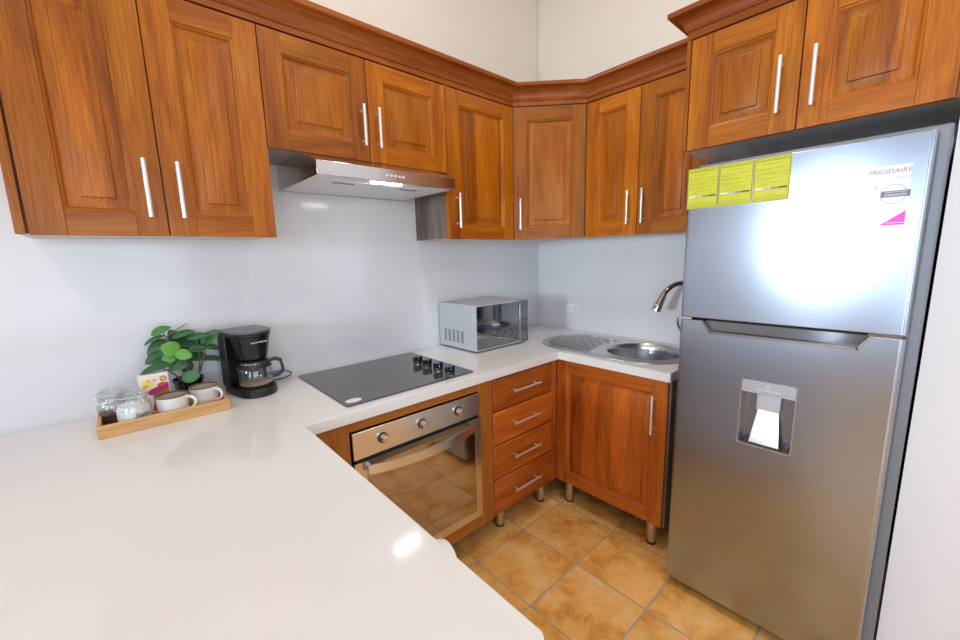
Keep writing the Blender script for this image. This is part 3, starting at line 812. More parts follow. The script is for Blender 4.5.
# ------------------------------------------------------------------ refrigerator
c = thing('refrigerator', (-0.4, -1.6, 0), 'stainless steel top-freezer refrigerator with water dispenser at the right', 'refrigerator')
xd = -0.668
mb = MB(); mb.box(-0.660, -0.10, YA-0.010, -1.924, 0.03, 1.738); obj('body', mb, FSIDE, c, bevel=0.006, seg=2)
mb = MB(); mb.box(-0.10, -0.03, YA-0.03, -1.928, 0.05, 1.735); obj('back_panel', mb, GRYP, c)
mb = MB(); mb.box(-0.667, -0.6605, YA-0.010, YB+0.010, 0.06, 1.71); obj('gasket', mb, GAP, c)
mb = MB(); mb.box(-0.645, -0.60, -1.9275, -1.9245, 0.03, 0.44); obj('side_cover', mb, BLK, c)
def fdoor(z0, z1, r=0.012):
    m_ = MB(); m_.prism(rrect(XF, xd, YB, YA, r, 5), z0, z1, smooth=False); return m_
mb = fdoor(1.1745, ZA); fd = obj('freezer_door', mb, FSTEEL, c, bevel=0.003, seg=2, angle=60)
mb = fdoor(0.045, 1.1665); rd = obj('fridge_door', mb, FSTEEL, c)
# pocket grip and dispenser niche cut into the door (in the door's own coordinates)
B = base_of(c)
g1 = MB(); g1.prism([(-1.372, 1.180), (-1.402, 1.122), (-1.803, 1.122), (-1.833, 1.180)], XF-0.05, XF+0.036, axis='x')
g2 = MB(); g2.prism(rrect(-1.676, -1.5185, 0.7335, 0.9765, 0.010, 4), XF-0.05, XF+0.050, axis='x')
cut(rd, [g1, g2])
b_ = rd.modifiers.new('bevel', 'BEVEL'); b_.width = 0.0018; b_.segments = 2; b_.limit_method = 'ANGLE'; b_.angle_limit = R(60)
# pocket grip lining
mb = MB()
def band(path, w0, w1, xa, xb):
    for (ya, za), (yb, zb) in zip(path, path[1:]):
        d = Vector((yb-ya, zb-za)).normalized(); nrm = Vector((-d.y, d.x))*w1
        q = [(ya, za), (yb, zb), (yb+nrm.x, zb+nrm.y), (ya+nrm.x, za+nrm.y)]
        mb.prism(q, xa, xb, axis='x')
band([(-1.8335, 1.166), (-1.803, 1.1215), (-1.402, 1.1215), (-1.3715, 1.166)], 0, 0.007, XF-0.002, XF+0.034)
obj('grip_trim', mb, mat('bronze_grip_trim', (0.34, 0.28, 0.24), 0.25, 1.0), rd)
mb = MB(); mb.prism([(-1.376, 1.165), (-1.404, 1.129), (-1.800, 1.129), (-1.829, 1.165)], XF+0.020, XF+0.034, axis='x')
obj('grip_recess', mb, mat('dark_mirror_plastic', (0.24, 0.26, 0.30), 0.12, 0.8), rd)
for y in (-1.855, -1.320):
    mb = MB(); mb.box(XF+0.004, XF+0.03, y-0.035 if y < -1.5 else y-0.018, y+0.035 if y < -1.5 else y+0.018, 1.1672, 1.1740); obj('hinge_plate', mb, CHR, c)
# dispenser
fr = MB(); o1 = rrect(-1.6765, -1.518, 0.733, 0.977, 0.010, 4); o2 = rrect(-1.673, -1.5215, 0.7365, 0.9735, 0.008, 4)
va = [fr.bm.verts.new((XF-0.0015, y, z)) for y, z in o1]; vb = [fr.bm.verts.new((XF-0.0015, y, z)) for y, z in o2]
vc = [fr.bm.verts.new((XF+0.03, y, z)) for y, z in o2]; vd = [fr.bm.verts.new((XF+0.03, y, z)) for y, z in o1]
n = len(o1)
for k in range(n):
    j = (k+1) % n
    for q in ((va[k], va[j], vb[j], vb[k]), (vb[k], vb[j], vc[j], vc[k]), (va[j], va[k], vd[k], vd[j]), (vc[k], vc[j], vd[j], vd[k])): fr.bm.faces.new(q)
dp = obj('water_dispenser', fr, CHR, rd)
mb = MB(); mb.box(XF-0.001, XF+0.030, -1.673, -1.5215, 0.929, 0.9735); obj('dispenser_header', mb, mat('dispenser_header_metal', (0.50, 0.52, 0.57), 0.35, 0.7), dp)
dk = mat('dispenser_lining', (0.30, 0.31, 0.34), 0.2, 0.8)
mb = MB(); mb.box(XF+0.044, XF+0.049, -1.673, -1.5215, 0.7365, 0.929); mb.box(XF+0.002, XF+0.044, -1.6755, -1.6725, 0.7365, 0.929); mb.box(XF+0.002, XF+0.044, -1.5220, -1.5190, 0.7365, 0.929)
obj('niche_lining', mb, dk, dp)
brt = mat('bright_dispenser_plate', (0.66, 0.69, 0.74), 0.22, 0.9)
mb = MB(); mb.face([(XF+0.006, -1.640, 0.744), (XF+0.006, -1.553, 0.744), (XF+0.030, -1.568, 0.862), (XF+0.030, -1.628, 0.862)])
mb.face([(XF+0.012, -1.640, 0.744), (XF+0.012, -1.553, 0.744), (XF+0.036, -1.568, 0.862), (XF+0.036, -1.628, 0.862)][::-1])
for a_, b2 in (((XF+0.006, -1.640, 0.744), (XF+0.030, -1.628, 0.862)), ((XF+0.030, -1.568, 0.862), (XF+0.006, -1.553, 0.744))):
    mb.face([a_, b2, (b2[0]+0.006, b2[1], b2[2]), (a_[0]+0.006, a_[1], a_[2])])
obj('paddle', mb, brt, dp)
mb = MB(); mb.box(XF+0.016, XF+0.040, -1.632, -1.564, 0.866, 0.930); mb.box(XF+0.012, XF+0.016, -1.626, -1.570, 0.872, 0.926)
obj('nozzle_housing', mb, mat('frosted_nozzle', (0.62, 0.66, 0.72), 0.15, 0.3), dp, bevel=0.002)
mb = MB(); mb.box(XF+0.001, XF+0.044, -1.672, -1.5225, 0.7365, 0.741, 0)
for q in range(10): mb.box(XF+0.004, XF+0.042, -1.665+q*0.0145, -1.660+q*0.0145, 0.741, 0.7425, 1)
obj('drip_tray', mb, [mat('bronze_tray', (0.22, 0.18, 0.15), 0.3, 0.8), BLK], dp)
mb = MB()
mb.lathe([(0.0052, 0), (0.0064, 0), (0.0064, 0.0004), (0.0052, 0.0004)], c=(XF-0.0014, -1.5965, 0.957), M=Matrix.Rotation(R(90), 4, 'Y'), n=20, close=True)
mb.box(XF-0.0016, XF-0.001, -1.5975, -1.5955, 0.956, 0.9600)
for q in range(9): mb.box(XF-0.0015, XF-0.0009, -1.631+q*0.0078, -1.6255+q*0.0078, 0.9420, 0.9445)
obj('printed_symbols', mb, WHL, dp)
# stickers
lab = [(-1.298, -1.3990), (-1.4015, -1.5015), (-1.5045, -1.6010)]
for i, (ya, yb) in enumerate(lab):
    zt_, zb_ = 1.7165, 1.577
    mb = MB(); mb.box(XF-0.0012, XF-0.0002, yb, ya, zb_, zt_)
    lb = obj('energy_label', mb, LABY, fd)
    mb = MB(); x = XF-0.0016; w = ya-yb; random.seed(4+i)
    def bar(u0, u1, z, h, mi=0): mb.box(x, XF-0.0011, ya-u1*w, ya-u0*w, z-h/2, z+h/2, mi)
    bar(0.02, 0.98, zt_-0.004, 0.0010); bar(0.02, 0.98, zb_+0.004, 0.0010)
    mb.box(x, XF-0.0011, ya-0.025*w, ya-0.012*w, zb_+0.004, zt_-0.004); mb.box(x, XF-0.0011, ya-0.988*w, ya-0.975*w, zb_+0.004, zt_-0.004)
    for zz_, a_, b2 in ((0.022, 0.22, 0.72), (0.036, 0.06, 0.52), (0.041, 0.06, 0.45), (0.036, 0.60, 0.92), (0.050, 0.06, 0.70), (0.050, 0.80, 0.94), (0.055, 0.06, 0.62), (0.060, 0.80, 0.94),
                       (0.066, 0.06, 0.74), (0.072, 0.12, 0.5), (0.081, 0.2, 0.8), (0.087, 0.15, 0.4), (0.117, 0.35, 0.62), (0.124, 0.06, 0.94), (0.130, 0.06, 0.9)):
        u = a_
        while u < b2:
            l_ = random.uniform(0.05, 0.12); bar(u, min(b2, u+l_), zt_-zz_, 0.0016, 1); u += l_+0.02
    for q in range(8):
        g = 0.62-0.07*q
        bar(0.06+0.11*q, 0.06+0.11*(q+1), zt_-0.098, 0.0052, 2+q//2)
    for q in range(9): bar(0.08+0.105*q, 0.088+0.105*q, zt_-0.104, 0.004, 1)
    greys = [mat('label_grey', (g, g, g*1.05), 0.5) for g in (0.7, 0.45, 0.2, 0.06)]
    obj('printed_lines', mb, [LABI, LABI2]+greys, lb)
    text('printed_heading', 'EFICIENCIA ENERGETICA', 0.0078, LABI, lb, (XF-0.0014, (ya+yb)/2, zt_-0.011), FACE_X, ext=0.0002)
mb = MB(); mb.box(XF-0.0014, XF-0.0002, -1.861, -1.7795, 1.610, 1.640); np_ = obj('brand_plate', mb, WHL, fd)
text('brand_lettering', 'FRIGIDAIRE', 0.0165, SLATE, np_, (XF-0.0016, -1.8203, 1.6245), FACE_X, ext=0.0002)
mb = MB(); mb.box(XF-0.0012, XF-0.0002, -1.8605, -1.780, 1.480, 1.603, 0)
mb.prism([(-1.8605, 1.481), (-1.8605, 1.519), (-1.812, 1.481)], XF-0.0017, XF-0.0011, axis='x', mi=1)
mb.lathe([(0.0245, 0), (0.0262, 0), (0.0262, 0.0005), (0.0245, 0.0005)], c=(XF-0.0016, -1.8325, 1.564), M=Matrix.Rotation(R(90), 4, 'Y'), n=48, close=True, mi=2)
mb.box(XF-0.0020, XF-0.0011, -1.8640, -1.8090, 1.556, 1.573, 3)
st = obj('warranty_sticker', mb, [WHL, MAG, GRYI, SLATE], fd)
text('sticker_numeral', '1', 0.020, GRYI, st, (XF-0.0015, -1.797, 1.584), FACE_X, ext=0.0001)
text('sticker_lettering', 'GARANTIA', 0.0088, WHL, st, (XF-0.0022, -1.8365, 1.5615), FACE_X, ext=0.0001)
mb = MB()
for q in range(8): mb.box(XF-0.0022, XF-0.0018, -1.8580+q*0.0055, -1.8540+q*0.0055, 1.5685, 1.5700, 0)
obj('band_small_print', mb, WHL, st)
mb = MB()
for q in range(11): mb.box(XF-0.0017, XF-0.0011, -1.8570+q*0.0048, -1.8535+q*0.0048, 1.5290, 1.5303, 0)
obj('middle_small_print', mb, GRYI, st)
mb = MB()
for q in range(8): mb.box(XF-0.0020, XF-0.0016, -1.8585+q*0.0043, -1.8555+q*0.0043, 1.4860, 1.4878, 0)
obj('corner_small_print', mb, WHL, st)

# ------------------------------------------------------------------ microwave
c = thing('microwave_oven', (-0.72, -0.17, ZC), 'silver microwave oven with mirrored door on the worktop near the corner', 'microwave')
mx0, mx1, my0, my1, mz0, mz1 = -0.935, -0.515, -0.342, -0.010, 0.910, 1.163
mb = MB(); fs = mb.box(mx0, mx1, my0+0.022, my1, mz0, mz1); fs[1].material_index = 1
cells = []
body = obj('body', mb, [SILVER, SILVT], c, bevel=0.002)
mb = MB()
for col in range(5):
    y = my0+0.205-0.0385*col+0.07
    for row in range(8):
        z = 0.9435+row*0.0088
        mb.box(mx0-0.0006, mx0+0.0005, y-0.0105, y+0.0105, z, z+0.0045)
obj('side_vents', mb, mat('vent_shadow', (0.05, 0.055, 0.06), 0.6), body)
mb = MB(); mb.box(mx0, mx0+0.004, my0+0.001, my0+0.021, mz0+0.002, mz1-0.002, 0); mb.box(mx0+0.004, -0.596, my0+0.001, my0+0.021, mz0+0.002, mz0+0.008, 0)
mb.box(mx0+0.004, -0.596, my0+0.001, my0+0.021, mz1-0.006, mz1-0.002, 0)
dr = obj('door', mb, SILVER, c)
mb = MB(); mb.box(mx0+0.004, -0.596, my0, my0+0.020, mz0+0.008, mz1-0.006); obj('door_glass', mb, MWG, dr)
mb = MB(); mb.box(-0.5955, -0.5885, my0-0.006, my0+0.02, mz0+0.002, mz1-0.002); obj('door_edge_bar', mb, CHR, dr, bevel=0.0015)
mb = MB(); mb.box(-0.588, mx1, my0, my0+0.021, mz0+0.002, mz1-0.002); cp = obj('control_panel', mb, mat('control_glass', (0.22, 0.24, 0.27), 0.06, 0.8), c, bevel=0.001)
mb = MB()
for r_ in range(5):
    for q in range(3): mb.box(-0.578+q*0.019, -0.564+q*0.019, my0-0.0006, my0+0.0002, 0.982+r_*0.015, 0.992+r_*0.015)
obj('keypad', mb, mat('keypad_print', (0.10, 0.11, 0.13), 0.3), cp)
mb = MB(); mb.prism(rrect(-0.580, -0.527, 0.924, 0.965, 0.004, 3), my0-0.0012, my0+0.0002, axis='y'); obj('door_button', mb, GRYP, cp, bevel=0.0005)
mb = MB()
for x in (mx0+0.03, mx1-0.03):
    for y in (my0+0.04, my1-0.04):
        mb = MB(); mb.cyl((x, y, ZC), (x, y, mz0+0.001), 0.012); obj('foot', mb, RUB, c)

# ------------------------------------------------------------------ outlet
c = thing('wall_outlet', (0, -0.305, 1.045), 'white double wall outlet on the wall above the drainer', 'outlet')
mb = MB(); mb.box(-0.006, -0.0002, -0.365, -0.249, 1.012, 1.082); fp = obj('face_plate', mb, WHT, c, bevel=0.003)
sd_ = mat('slot_dark', (0.10, 0.11, 0.13), 0.6)
for y0 in (-0.335, -0.279):
    mb = MB()
    for s_ in (-1, 1): mb.box(-0.0066, -0.0058, y0+0.008*s_-0.0015, y0+0.008*s_+0.0015, 1.044, 1.053)
    mb.box(-0.0066, -0.0058, y0-0.0025, y0+0.0025, 1.0345, 1.039)
    obj('socket', mb, sd_, fp)

# ------------------------------------------------------------------ tray
c = thing('serving_tray', (-2.265, -0.19, ZC), 'long bamboo tray holding jars and mugs on the worktop', 'tray')
tx0, tx1, ty0, ty1, tzz = -2.444, -2.090, -0.286, -0.096, 0.941
mb = MB(); t_ = 0.010
mb.box(tx0+0.002, tx1-0.002, ty0+0.002, ty1-0.002, ZC+0.0005, ZC+0.008); obj('base', mb, BAM, c)
mb = MB(); mb.box(tx0, tx1, ty0, ty0+t_, ZC+0.0005, tzz); mb.box(tx0, tx1, ty1-t_, ty1, ZC+0.0005, tzz)
mb.box(tx0, tx0+t_, ty0+t_, ty1-t_, ZC+0.0005, tzz); mb.box(tx1-t_, tx1, ty0+t_, ty1-t_, ZC+0.0005, tzz)
obj('rim', mb, BAM, c, bevel=0.0015)
TZ = ZC+0.0085

def clip_jar(x, y, r, h, fill, fmat, label, rz, script=False):
    c = thing('glass_jar', (x, y, TZ), label, 'jar', 'clip-top glass jars on the tray')
    k = h/0.112
    mb = MB()
    mb.lathe([(0, 0), (r*0.80, 0), (r*0.97, 0.006*k), (r, 0.016*k), (r, 0.058*k), (r*0.93, 0.072*k), (r*0.84, 0.080*k), (r*0.84, 0.088*k), (r*0.90, 0.0895*k), (r*0.90, 0.093*k),
              (r*0.78, 0.0935*k), (r*0.78, 0.080*k), (r*0.87, 0.070*k), (r*0.965, 0.057*k), (r*0.965, 0.017*k), (r*0.93, 0.009*k), (r*0.78, 0.004*k), (0, 0.004*k)], c=(x, y, TZ), n=48)
    g = obj('jar_glass', mb, GLS, c)
    mb = MB()
    mb.lathe([(0, 0.0945*k), (r*0.92, 0.0945*k), (r*0.94, 0.098*k), (r*0.92, 0.103*k), (r*0.80, 0.106*k), (r*0.74, 0.112*k), (r*0.68, 0.112*k), (r*0.66, 0.106*k), (0, 0.104*k)], c=(x, y, TZ), n=48)
    obj('lid', mb, GLS, c)
    mb = MB(); f_ = fill*k
    mb.lathe([(0, 0.0045*k), (r*0.77, 0.0045*k), (r*0.92, 0.010*k), (r*0.955, 0.018*k), (r*0.955, min(f_, 0.057*k)), (r*(0.87 if f_ > 0.065*k else 0.95), f_), (0, f_+0.002)], c=(x, y, TZ), n=40)
    obj('contents', mb, fmat, c)
    mb = MB()      # wire bail: two neck rings and a clasp
    for zr, rr in ((0.0785*k, r*0.875), (0.100*k, r*0.965)):
        mb.tube([(x+rr*math.cos(2*PI*q/40), y+rr*math.sin(2*PI*q/40), TZ+zr) for q in range(41)], 0.0011, n=8)
    for s_ in (-1, 1):
        ca, sa = math.cos(rz), math.sin(rz)
        def P(u, v, w): return (x+ca*u-sa*v, y+sa*u+ca*v, TZ+w)
        mb.tube([P(s_*r*0.96, 0, 0.100*k), P(s_*(r+0.002), 0.002, 0.09*k), P(s_*(r+0.003), -0.006, 0.078*k), P(s_*(r*0.6), -r*0.86, 0.066*k), P(0, -(r+0.004), 0.062*k)], 0.0011, n=8)
        mb.tube([P(s_*(r+0.002), 0, 0.078*k), P(s_*(r+0.004), 0.0, 0.070*k), P(s_*(r+0.002), 0.012, 0.078*k), P(s_*r*0.97, 0.006, 0.1*k)], 0.0011, n=8)
    obj('wire_clasp', mb, NICK, c)
    if script:
        a = math.atan2(-1.70, 0.01)+R(24)
        text('jar_lettering', 'Sugar', 0.020, mat('jar_print', (0.03, 0.03, 0.035), 0.4), c,
             (x+(r+0.0012)*math.cos(a), y+(r+0.0012)*math.sin(a), TZ+0.040*k), (R(90), 0, a+R(90)), ext=0.0002, shear=0.4)
    return c
clip_jar(-2.352, -0.228, 0.046, 0.112, 0.070, SUG, 'squat clip-top glass jar full of white sugar, front left on the tray', R(-70), script=True)
clip_jar(-2.403, -0.151, 0.041, 0.112, 0.034, COF, 'clip-top glass jar with dark coffee grounds, behind the sugar jar', R(20))

def mug(x, y, rz, label):
    c = thing('mug', (x, y, TZ), label, 'mug', 'stoneware mugs on the tray')
    r, h = 0.0455, 0.073
    mb = MB()
    mb.lathe([(0, 0.001), (r*0.62, 0.001), (r*0.66, 0.0), (r*0.74, 0.002), (r*0.93, 0.016), (r*0.99, 0.036), (r, h-0.004), (r*1.0, h), (r*0.94, h),
              (r*0.93, h-0.006), (r*0.91, 0.036), (r*0.84, 0.018), (r*0.6, 0.008), (0, 0.007)], c=(x, y, TZ), n=48,
             mis=[0, 0, 0, 0, 0, 0, 1, 1, 1, 2, 2, 2, 2])
    obj('cup', mb, [CERA, CERB, CERI], c)
    mb = MB(); ca, sa = math.cos(rz), math.sin(rz)
    path = [(x+ca*u, y+sa*u, TZ+w) for u, w in [(p.x, p.z) for p in bez([(r*0.97, 0, 0.060), (r+0.024, 0, 0.068), (r+0.040, 0, 0.046), (r+0.028, 0, 0.018), (r*0.95, 0, 0.020)], 18)]]
    mb.tube(path, 0.005, n=12); obj('handle', mb, CERA, c)
mug(-2.249, -0.222, R(-32), 'off-white stoneware mug on the tray next to the sugar jar')
mug(-2.152, -0.180, R(-50), 'off-white stoneware mug at the right end of the tray')

# tea box
c = thing('tea_box', (-2.289, -0.125, TZ), 'small floral and magenta tea carton standing upright behind the mugs', 'box')
bx0, bx1, by0, by1, bz1 = -2.331, -2.247, -0.142, -0.108, 1.047
mb = MB(); mb.box(bx0, bx1, by0, by1, TZ, bz1); bd = obj('carton', mb, BOXW, c, bevel=0.0008)
yy = by0-0.0003
def pr(pts, m_, name, lift=0.0):
    q = MB(); q.prism(pts, yy-0.0003-lift, by0-0.0001, axis='y'); obj(name, q, m_, bd)
w, zt_ = bx1-bx0, bz1
pr([(bx0+0.010*1.2, zt_-0.062), (bx1-0.002, zt_-0.036), (bx1-0.002, zt_-0.066), (bx0+0.030, zt_-0.076)], BXM, 'magenta_band')
pr([(bx0+0.050, zt_-0.040), (bx0+0.062, zt_-0.034), (bx0+0.078, zt_-0.037), (bx0+0.078, zt_-0.044), (bx0+0.052, zt_-0.049)], BXR, 'red_blossom', 0.0003)
pr([(bx0+0.034, zt_-0.076), (bx1-0.002, zt_-0.058), (bx1-0.002, zt_-0.074), (bx0+0.036, zt_-0.092)], BXG, 'gold_band', 0.0004)
pr([(bx0+0.036, zt_-0.092), (bx1-0.002, zt_-0.075), (bx1-0.002, TZ+0.005), (bx0+0.030, TZ+0.005)], BXR, 'red_band')
def disc(cx, cz, r, m_, name, n=14, lift=0.0002): pr([(cx+r*math.cos(2*PI*k/n), cz+r*math.sin(2*PI*k/n)) for k in range(n)], m_, name, lift)
disc(bx0+0.020, zt_-0.030, 0.012, BXY, 'yellow_blossom'); disc(bx0+0.032, zt_-0.038, 0.010, BXY, 'yellow_blossom', lift=0.0003); disc(bx0+0.018, zt_-0.042, 0.0075, BXO, 'orange_blossom', lift=0.0005)
disc(bx0+0.027, zt_-0.024, 0.006, BXO, 'orange_blossom', lift=0.0005)
disc(bx0+0.044, zt_-0.024, 0.0055, BXO, 'orange_blossom'); disc(bx0+0.069, zt_-0.022, 0.0105, BXG, 'gold_seal'); disc(bx0+0.069, zt_-0.022, 0.0075, BXO, 'gold_seal_centre', lift=0.0004)

# ------------------------------------------------------------------ plant
c = thing('potted_plant', (-2.185, -0.066, ZC), 'small round-leaved green plant in a black pot behind the tray', 'potted plant')
px_, py_ = -2.183, -0.054
mb = MB(); mb.lathe([(0, 0), (0.036, 0), (0.039, 0.003), (0.047, 0.080), (0.051, 0.082), (0.051, 0.090), (0.047, 0.091), (0.045, 0.078), (0, 0.078)], c=(px_, py_, ZC+0.0005), n=44)
obj('pot', mb, BLKG, c)
mb = MB(); mb.lathe([(0, 0.079), (0.0445, 0.0785)], c=(px_, py_, ZC+0.0015), n=36)
mb.lathe([(0, 0.084), (0.03, 0.082), (0.0445, 0.0788)], c=(px_, py_, ZC+0.0015), n=36)
obj('soil', mb, SOIL, c)
random.seed(11)
leaves = [  # x, y, z of leaf centre, length, width, heading of tip in xz (deg), tilt toward viewer, tone
    (-2.246, -0.080, 1.188, 0.066, 0.036, 25, 40, 0.62), (-2.268, -0.075, 1.158, 0.070, 0.028, 200, 20, 0.40), (-2.256, -0.070, 1.118, 0.090, 0.070, 215, 55, 0.30),
    (-2.226, -0.115, 1.122, 0.062, 0.058, 150, 75, 0.95), (-2.192, -0.125, 1.095, 0.056, 0.044, -20, 60, 0.90), (-2.268, -0.085, 1.092, 0.080, 0.048, 200, 45, 0.20),
    (-2.268, -0.125, 1.066, 0.115, 0.040, 190, 30, 0.22), (-2.212, -0.118, 1.062, 0.066, 0.052, 205, 60, 0.32), (-2.180, -0.125, 1.010, 0.062, 0.048, 10, 68, 0.42),
    (-2.180, -0.075, 1.166, 0.080, 0.040, 15, 30, 0.45), (-2.135, -0.080, 1.150, 0.075, 0.042, 5, 30, 0.50), (-2.098, -0.075, 1.140, 0.082, 0.050, 38, 45, 0.38),
    (-2.172, -0.060, 1.135, 0.090, 0.055, 180, 50, 0.10), (-2.102, -0.085, 1.104, 0.072, 0.036, -18, 35, 0.30), (-2.145, -0.095, 1.106, 0.062, 0.038, 0, 40, 0.28),
    (-2.150, -0.070, 1.072, 0.080, 0.050, -10, 50, 0.18), (-2.094, -0.072, 1.052, 0.095, 0.036, -10, 25, 0.22), (-2.185, -0.070, 1.040, 0.055, 0.048, -60, 55, 0.12),
    (-2.176, -0.050, 1.105, 0.085, 0.066, 90, 65, 0.05), (-2.225, -0.050, 1.095, 0.080, 0.060, 140, 60, 0.12), (-2.140, -0.045, 1.120, 0.075, 0.055, 60, 60, 0.12),
    (-2.235, -0.110, 1.088, 0.050, 0.040, 220, 60, 0.80), (-2.205, -0.045, 1.150, 0.070, 0.050, 110, 50, 0.25), (-2.210, -0.030, 1.070, 0.07, 0.06, 160, 60, 0.08)]
mb = MB(); tone = mb.bm.loops.layers.float_color.new('leaf_tone')
for (x, y, z, ln, wd_, hd, tl, tn) in leaves:
    a = R(hd); t = R(tl)
    ux = Vector((math.cos(a), -0.18*abs(math.cos(a)), math.sin(a))).normalized()      # towards the tip
    nrm = Vector((0, -math.sin(t), math.cos(t)))
    nrm = (nrm-ux*nrm.dot(ux)).normalized(); vx = nrm.cross(ux)
    nl, nw = 10, 6; grid = []
    for i in range(nl+1):
        s_ = i/nl; hw = wd_/2*(math.sin(PI*min(1, s_**0.85))**0.62 if 0 < s_ < 1 else 0.02)
        row = []
        for j in range(nw+1):
            v_ = (j/nw-0.5)*2
            p = Vector((x, y, z))+ux*(s_-0.5)*ln+vx*(v_*hw)+nrm*(0.13*abs(v_)*hw*1.6-0.10*ln*(s_-0.4)**2*4*0.6)
            row.append(mb.bm.verts.new(p))
        grid.append(row)
    for i in range(nl):
        for j in range(nw):
            fc = mb.bm.faces.new((grid[i][j], grid[i+1][j], grid[i+1][j+1], grid[i][j+1])); fc.smooth = True
            vv = abs((j+0.5)/nw-0.5)*2
            for lp in fc.loops: lp[tone] = (max(0, min(1, tn+(0.06 if vv < 0.3 else 0)+random.uniform(-0.02, 0.02))),)*3+(1,)
fo = obj('foliage', mb, LEAF, c, normals=False)
sd = fo.modifiers.new('thickness', 'SOLIDIFY'); sd.thickness = 0.0008
mb = MB(); soilz = ZC+0.078
for (bx_, by_, ps) in ((px_-0.02, py_-0.02, [(-2.225, -0.085, 1.03), (-2.255, -0.10, 1.05)]), (px_-0.005, py_, [(-2.20, -0.07, 1.06), (-2.225, -0.08, 1.13), (-2.24, -0.08, 1.185)]),
                       (px_+0.025, py_-0.01, [(-2.140, -0.075, 1.03), (-2.135, -0.08, 1.09), (-2.145, -0.08, 1.15)]), (px_+0.03, py_-0.005, [(-2.133, -0.08, 1.05), (-2.12, -0.085, 1.10), (-2.105, -0.08, 1.13)]),
                       (px_, py_-0.02, [(-2.18, -0.09, 1.03), (-2.19, -0.11, 1.08), (-2.215, -0.11, 1.11)])):
    mb.tube(bez([(bx_, by_, soilz)]+ps, 12), 0.0030, n=8, rs=[0.0036-0.0018*q/12 for q in range(13)])
for a_, b2 in (((-2.24, -0.08, 1.155), (-2.165, -0.09, 1.205)), ((-2.2, -0.07, 1.10), (-2.27, -0.08, 1.15)), ((-2.2, -0.08, 1.06), (-2.26, -0.08, 1.075)), ((-2.14, -0.08, 1.09), (-2.10, -0.08, 1.105)),
               ((-2.14, -0.08, 1.04), (-2.10, -0.075, 1.055)), ((-2.18, -0.08, 1.0), (-2.18, -0.12, 1.01))):
    mid = ((a_[0]+b2[0])/2, (a_[1]+b2[1])/2, (a_[2]+b2[2])/2+0.008)
    mb.tube(bez([a_, mid, b2], 8), 0.0017, n=6)
obj('stems', mb, STEM, c)

# ------------------------------------------------------------------ coffee maker
CMX, CMY, CMA = -1.978, -0.130, R(13)
c = thing('coffee_maker', (CMX, CMY, ZC), 'black drip coffee maker on the worktop right of the plant', 'coffee maker')
Mr = Matrix.Rotation(CMA, 4, 'Z')
def cm_obj(name, mb, mats, parent=None, **kw):
    bmesh.ops.transform(mb.bm, matrix=Mr, verts=mb.bm.verts)
    return obj(name, mb, mats, parent or c, world=False, **kw)
def dshape(w, yb, yf, n=14):
    """flat back, half-ellipse front"""
    out = [(w, yb), (-w, yb)]
    ym = yf+w*0.95
    for k in range(n+1):
        a = R(180+180*k/n); out.append((w*math.cos(a), ym+(ym-yf)*math.sin(a)))
    return out
mb = MB(); mb.prism(dshape(0.070, 0.090, -0.105), 0.001, 0.034); cm_obj('base', mb, BLK, bevel=0.004, seg=3)
mb = MB(); mb.lathe([(0, 0.034), (0.062, 0.034), (0.062, 0.037), (0, 0.037)], c=(0, -0.030, 0), n=40); cm_obj('warming_plate', mb, GAP)
mb = MB(); mb.prism([(-0.075, 0.095), (-0.075, 0.030), (-0.058, 0.040), (0.058, 0.040), (0.075, 0.030), (0.075, 0.095)][::-1], 0.030, 0.250); cm_obj('water_tank', mb, BLK, bevel=0.005, seg=3)
mb = MB(); mb.prism(dshape(0.075, 0.040, -0.090), 0.238, 0.252); cm_obj('brew_head', mb, BLKG, bevel=0.004, seg=3)
mb = MB(); mb.lathe([(0, 0.146), (0.050, 0.146), (0.055, 0.150), (0.060, 0.175), (0.0715, 0.238), (0, 0.238)], c=(0, -0.018, 0), n=48); cm_obj('filter_basket', mb, BLKG)
mb = MB(); mb.prism(dshape(0.076, 0.094, -0.093), 0.2525, 0.262); ld = cm_obj('lid', mb, LIDP, bevel=0.003, seg=2)
mb = MB(); mb.prism([(0.022*math.cos(2*PI*k/20), -0.02+0.010*math.sin(2*PI*k/20)) for k in range(20)], 0.2618, 0.2626); cm_obj('steam_vent', mb, BLK, ld)
text('brand_lettering', 'BLACK+DECKER', 0.0085, WHL, c, Vector((CMX, CMY, ZC))+Mr @ Vector((0.0, -0.0895, 0.218)), (R(80), 0, CMA), ext=0.0003)
p0 = Mr @ Vector((0.05, 0.094, 0.03))+Vector((CMX, CMY, ZC))
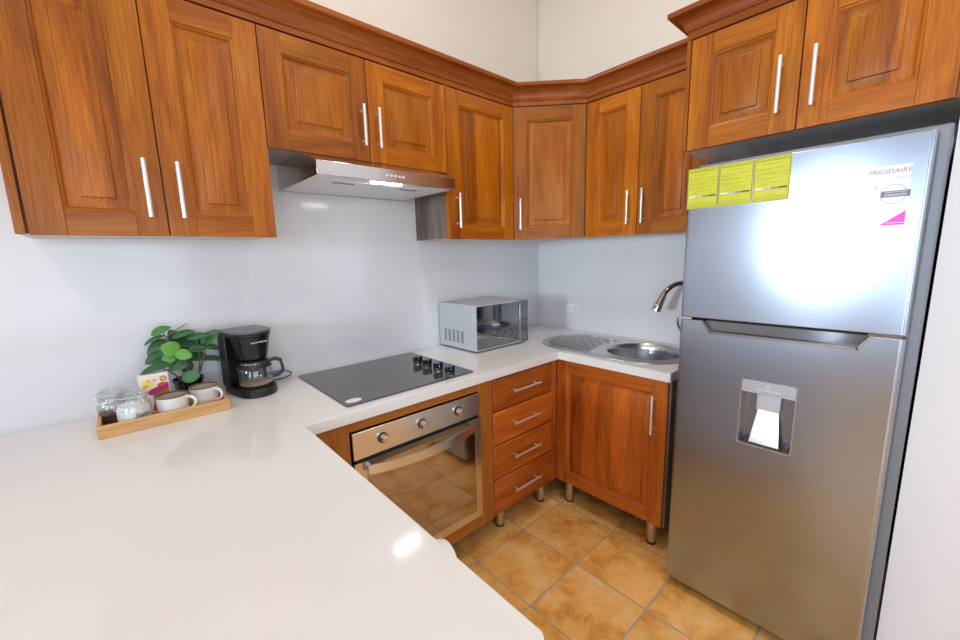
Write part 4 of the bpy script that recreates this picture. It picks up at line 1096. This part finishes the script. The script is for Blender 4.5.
mb = MB(); mb.tube(bez([tuple(p0), (-1.90, -0.01, 0.935), (-1.80, 0.0, 0.955), (-1.765, -0.02, 0.915), (-1.775, -0.055, 0.9095), (-1.86, -0.045, 0.9035), (-1.90, -0.03, 0.9035)], 30), 0.0028, n=8)
obj('power_cord', mb, BLK, c)
# carafe standing on the warming plate
cc = Mr @ Vector((0, -0.030, 0.0375))+Vector((CMX, CMY, ZC))
c = thing('glass_carafe', tuple(cc), 'clear glass coffee carafe with black handle inside the coffee maker', 'carafe')
mb = MB(); mb.lathe([(0, 0.0), (0.054, 0.0), (0.061, 0.006), (0.064, 0.020), (0.065, 0.042), (0.060, 0.074), (0.051, 0.094), (0.051, 0.098), (0.0485, 0.098), (0.0485, 0.093),
                     (0.0575, 0.073), (0.0625, 0.042), (0.0615, 0.020), (0.059, 0.008), (0.053, 0.003), (0, 0.003)], n=48); obj('carafe_glass', mb, GLS, c, world=False)
mb = MB(); mb.lathe([(0, 0.0984), (0.052, 0.0984), (0.053, 0.103), (0.044, 0.1055), (0, 0.106)], n=40); obj('lid', mb, BLK, c, world=False)
mb = MB(); mb.lathe([(0, 0.0035), (0.052, 0.0035), (0.0585, 0.008), (0.0600, 0.012), (0, 0.012)], n=40); obj('leftover_coffee', mb, BREW, c, world=False)
mb = MB(); mb.lathe([(0.0605, 0.076), (0.0625, 0.076), (0.0540, 0.091), (0.0520, 0.091)], n=40, close=True); obj('metal_band', mb, BLK, c, world=False)
ha = R(-12)
mb = MB(); pts = [(0.052, 0.098), (0.077, 0.104), (0.099, 0.094), (0.106, 0.060), (0.106, 0.040), (0.085, 0.022), (0.062, 0.020)]
pts_in = [(0.056, 0.086), (0.075, 0.091), (0.090, 0.082), (0.094, 0.060), (0.094, 0.046), (0.080, 0.034), (0.062, 0.032)]
poly = pts+pts_in[::-1]
for q in range(len(pts)-1):
    quad = [pts[q], pts[q+1], pts_in[q+1], pts_in[q]]
    mb.prism(quad, -0.007, 0.007, axis='y')
bmesh.ops.remove_doubles(mb.bm, verts=mb.bm.verts, dist=1e-5)
bmesh.ops.rotate(mb.bm, cent=(0, 0, 0), matrix=Matrix.Rotation(ha, 3, 'Z'), verts=mb.bm.verts)
obj('handle', mb, BLK, c, world=False)
